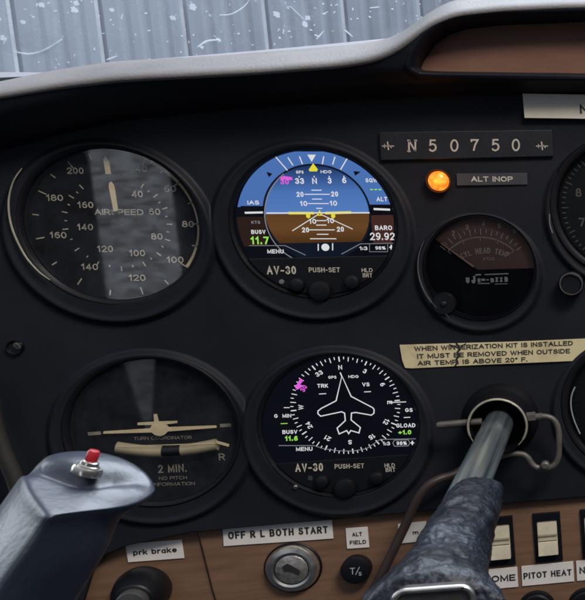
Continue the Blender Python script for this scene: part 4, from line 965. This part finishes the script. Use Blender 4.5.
# brown hose below the column
hs_ = spline([P(470, 463, -.004), P(455, 474, -.008), P(440, 479, -.012), (P(428, 486, -.014)), P(417, 500, -.015), P(405, 526, -.016), P(392, 553, -.018), P(378, 582, -.02), P(362, 612, -.02)], 6)
o = MB().tube(hs_, .0024, 14).build('hose', M['cable'], smooth=True); tag(o, 'thin dark brown hose running down to the left of the control column', 'hose')
hs_ = spline([P(452, 500, -.004), P(432, 530, -.008), P(414, 562, -.012), P(400, 590, -.014), P(388, 620, -.014)], 6)
o = MB().tube(hs_, .0020, 14).build('hose', M['cable'], smooth=True); tag(o, 'second darker hose tucked between the brown hose and the wrapped hub', 'hose')

# ------------------------------------------------------------------ control yoke
yk = thing('control_yoke', cb + Vector((0, -.29, 0)), 'control yoke with steel column, scuffed wrapped hub and a horn carrying a red button', 'control yoke')
rs = .0076
mb = MB(); mb.lathe(cb + Vector((0, .02, 0)), [(rs, 0), (rs, .08), (rs, .21)], n=64); mb.build('column', M['steel'], yk, smooth=True)
rings = []; N_ = 40
def hubring(cx, cy, hw, Y, amp, seed, flat=1.0, ex=1.0):
    c = P(cx, cy, Y); R_ = hw * scl(cx, cy, Y); out = []
    for i in range(N_):
        a = 2 * math.pi * i / N_; d = Vector((math.cos(a) * ex, 0, math.sin(a) * flat))
        k = 1 + amp * noise.noise(Vector((math.cos(a) * 1.6, seed, math.sin(a) * 1.6)))
        out.append(c + d * R_ * k)
    return out
spec = [(479, 496, 20, -.172, .02), (478.5, 497.5, 25, -.171, .05), (477, 499, 26.5, -.172, .05), (472, 507, 29, -.184, .06), (466, 519, 32, -.202, .07), (461, 530, 34.5, -.216, .06), (456, 542, 37, -.231, .07),
        (452, 553, 39, -.244, .07), (448, 562, 40, -.254, .10), (444, 571, 42, -.264, .10), (440, 581, 46, -.274, .09), (436, 592, 54, -.285, .07), (432, 606, 66, -.296, .05), (430, 625, 80, -.304, .03), (430, 650, 92, -.306, .0), (430, 660, 80, -.308, .0)]
for i, (cx, cy, hw, Y, am) in enumerate(spec): rings.append(hubring(cx, cy, hw, Y, am * 1.3, i * .45 + 3, .82 if i > 8 else .95))
hub = loft(rings).build('hub', M['leather'], yk, smooth=True, sub=3)
for nm_, sz_, st_ in (('folds', .016, .0042), ('wrinkles', .005, .0014)):
    tx_ = bpy.data.textures.new(nm_, 'CLOUDS'); tx_.noise_scale = sz_; tx_.noise_depth = 3
    dm_ = hub.modifiers.new(nm_, 'DISPLACE'); dm_.texture = tx_; dm_.strength = st_; dm_.mid_level = .5; dm_.texture_coords = 'LOCAL'
# torn dark patches in the wrap
# emblem plate on the hub face, mostly below the frame
mb = MB(); YE = -.3125
def rrect(x0, y0, x1, y1, rad, Y, sl=-.07):
    o = []
    for cx, cy, a0 in ((x1 - rad, y0 + rad, -90), (x1 - rad, y1 - rad, 0), (x0 + rad, y1 - rad, 90), (x0 + rad, y0 + rad, 180)):
        for k in range(7):
            a = math.radians(a0 + k * 15); x = cx + rad * math.cos(a); y = cy + rad * math.sin(a); o.append(P(x, y + (x - x0) * sl, Y))
    return o
pe = MB().plate(rrect(393, 592, 473, 650, 12, YE), .006).build('emblem_plate', mat('emblem_face', (.10, .095, .09), .35, .6, var=.3, vscale=200), yk, bevel=.0006)
q = rrect(393, 592, 473, 650, 12, YE - .0005); mb.tube(q + [q[0], q[1]], .00085, 10); mb.build('emblem_frame', M['silver'], pe, smooth=True)

# left horn
def ringpx(l): return [P(a, b, -d) for a, b, d in l]
RA0 = [(75, 462, .232), (85, 460, .231), (98, 464, .230), (112, 475, .232), (108, 487, .238), (95, 492, .243), (79, 489, .240), (70, 478, .236)]
RA1 = [(38, 460, .231), (75, 451, .222), (122, 458, .221), (154, 483, .229), (134, 500, .240), (95, 504, .249), (62, 500, .250), (44, 480, .237)]
RA = [(23, 462, .229), (68, 446, .217), (128, 453, .216), (166, 484, .226), (142, 506, .240), (96, 510, .251), (51, 514, .262), (24, 480, .244)]
RA2 = [(20, 468, .227), (66, 452, .215), (126, 462, .214), (162, 490, .224), (140, 511, .239), (94, 516, .250), (46, 520, .263), (18, 488, .246)]
RB = [(12, 482, .224), (58, 478, .212), (96, 480, .212), (122, 503, .222), (118, 519, .237), (86, 528, .250), (40, 530, .262), (6, 500, .245)]
RC = [(-8, 512, .222), (40, 515, .210), (92, 520, .210), (115, 541, .222), (106, 556, .238), (64, 562, .255), (19, 560, .266), (-16, 526, .248)]
RD = [(-40, 565, .222), (8, 570, .210), (55, 575, .210), (80, 592, .222), (70, 606, .238), (28, 612, .258), (-16, 610, .270), (-54, 578, .250)]
RE = [(-62, 640, .225), (-20, 640, .213), (30, 640, .213), (62, 640, .225), (50, 660, .240), (10, 668, .260), (-40, 668, .272), (-76, 650, .252)]
RF = [(-40, 745, .240), (0, 715, .228), (50, 690, .228), (90, 680, .240), (90, 700, .256), (60, 725, .272), (10, 755, .280), (-30, 760, .262)]
RG = [(120, 790, .265), (120, 750, .255), (130, 715, .255), (140, 690, .265), (140, 700, .280), (135, 740, .292), (125, 780, .298), (120, 795, .282)]
RH = [(300, 760, .290), (300, 730, .280), (300, 695, .280), (300, 665, .290), (300, 672, .302), (300, 710, .312), (300, 750, .314), (300, 764, .304)]
RI = [(430, 720, .300), (430, 700, .290), (430, 670, .290), (430, 640, .298), (430, 645, .308), (430, 675, .314), (430, 705, .316), (430, 722, .310)]
horn = loft([ringpx(q) for q in (RA0, RA1, RA, RA2, RB, RC, RD, RE, RF, RG, RH, RI)]).build('horn', M['grip'], yk, smooth=True, sub=4)
_at = horn.data.attributes.new('crease_edge', 'FLOAT', 'EDGE')
for _e in horn.data.edges:
    a_, b_ = sorted(_e.vertices); ra, rb = a_ // 8, b_ // 8; v = 0.
    if a_ % 8 == 6 and b_ % 8 == 6 and ra >= 2: v = .95
    if ra == rb == 2 and a_ % 8 in (3, 4, 5) and b_ % 8 in (4, 5, 6): v = .6
    if a_ % 8 == 4 and b_ % 8 == 4 and ra >= 4: v = .4
    _at.data[_e.index].value = v
def px_of(v):
    q_ = RR @ (np.array(v) - CP); return PPX + FPX * q_[0] / -q_[2], PPY - FPX * q_[1] / -q_[2]
_dg = bpy.context.evaluated_depsgraph_get(); _dg.update(); _me = bpy.data.meshes.new_from_object(horn.evaluated_get(_dg)); horn.modifiers.clear(); horn.data = _me
_og = Vector(yk['_org']); VAL = [Vector((a_, b_)) for a_, b_ in ((12, 466), (40, 466), (66, 476), (88, 482), (112, 477), (140, 479), (170, 492))]
for v_ in _me.vertices:
    if v_.normal.z < .15: continue
    x_, y_ = px_of(v_.co + _og); 
    if not (-10 < x_ < 175 and 440 < y_ < 525): continue
    p_ = Vector((x_, y_)); d_ = 99
    for i_ in range(len(VAL) - 1):
        e_ = VAL[i_ + 1] - VAL[i_]; t_ = max(0, min(1, (p_ - VAL[i_]).dot(e_) / e_.dot(e_))); d_ = min(d_, (p_ - VAL[i_] - e_ * t_).length)
    w_ = math.exp(-(d_ / 7.5) ** 2) * (1 if x_ < 112 else max(.25, 1 - (x_ - 112) / 50))
    lb_ = math.exp(-(((x_ - 112) / 38) ** 2 + ((y_ - 495) / 9) ** 2))
    v_.co += Vector((0, 0, -.0026 * w_ + .0012 * lb_))
_me.update()
horn['label'] = 'dark blue grey horn grip with a flared top'
# push to talk button on the horn
b0 = P(87, 471, -.236); b1 = P(97, 444, -.236); ax = (b1 - b0).normalized(); k = scl(88, 466, -.236)
sw = MB(); sw.lathe(b0, [(15.5 * k, -.001), (15.5 * k, .0010), (14 * k, .0016)], axis=ax, n=28, sq=.85); sw.lathe(b0, [(11 * k, .001), (11 * k, 7 * k), (9.5 * k, 8 * k), (9 * k, 12 * k), (7.5 * k, 13 * k)], axis=ax, n=28, sq=.9)
so = sw.build('push_switch', M['silver'], yk, smooth=True)
MB().lathe(b0, [(6.0 * k, 12 * k), (6.4 * k, 16 * k), (6.2 * k, 24 * k), (5 * k, 26 * k), (.0001, 26.5 * k)], axis=ax, n=28).build('button', M['red'], so, smooth=True)

for o in bpy.data.objects:
    if '_org' in o: del o['_org']
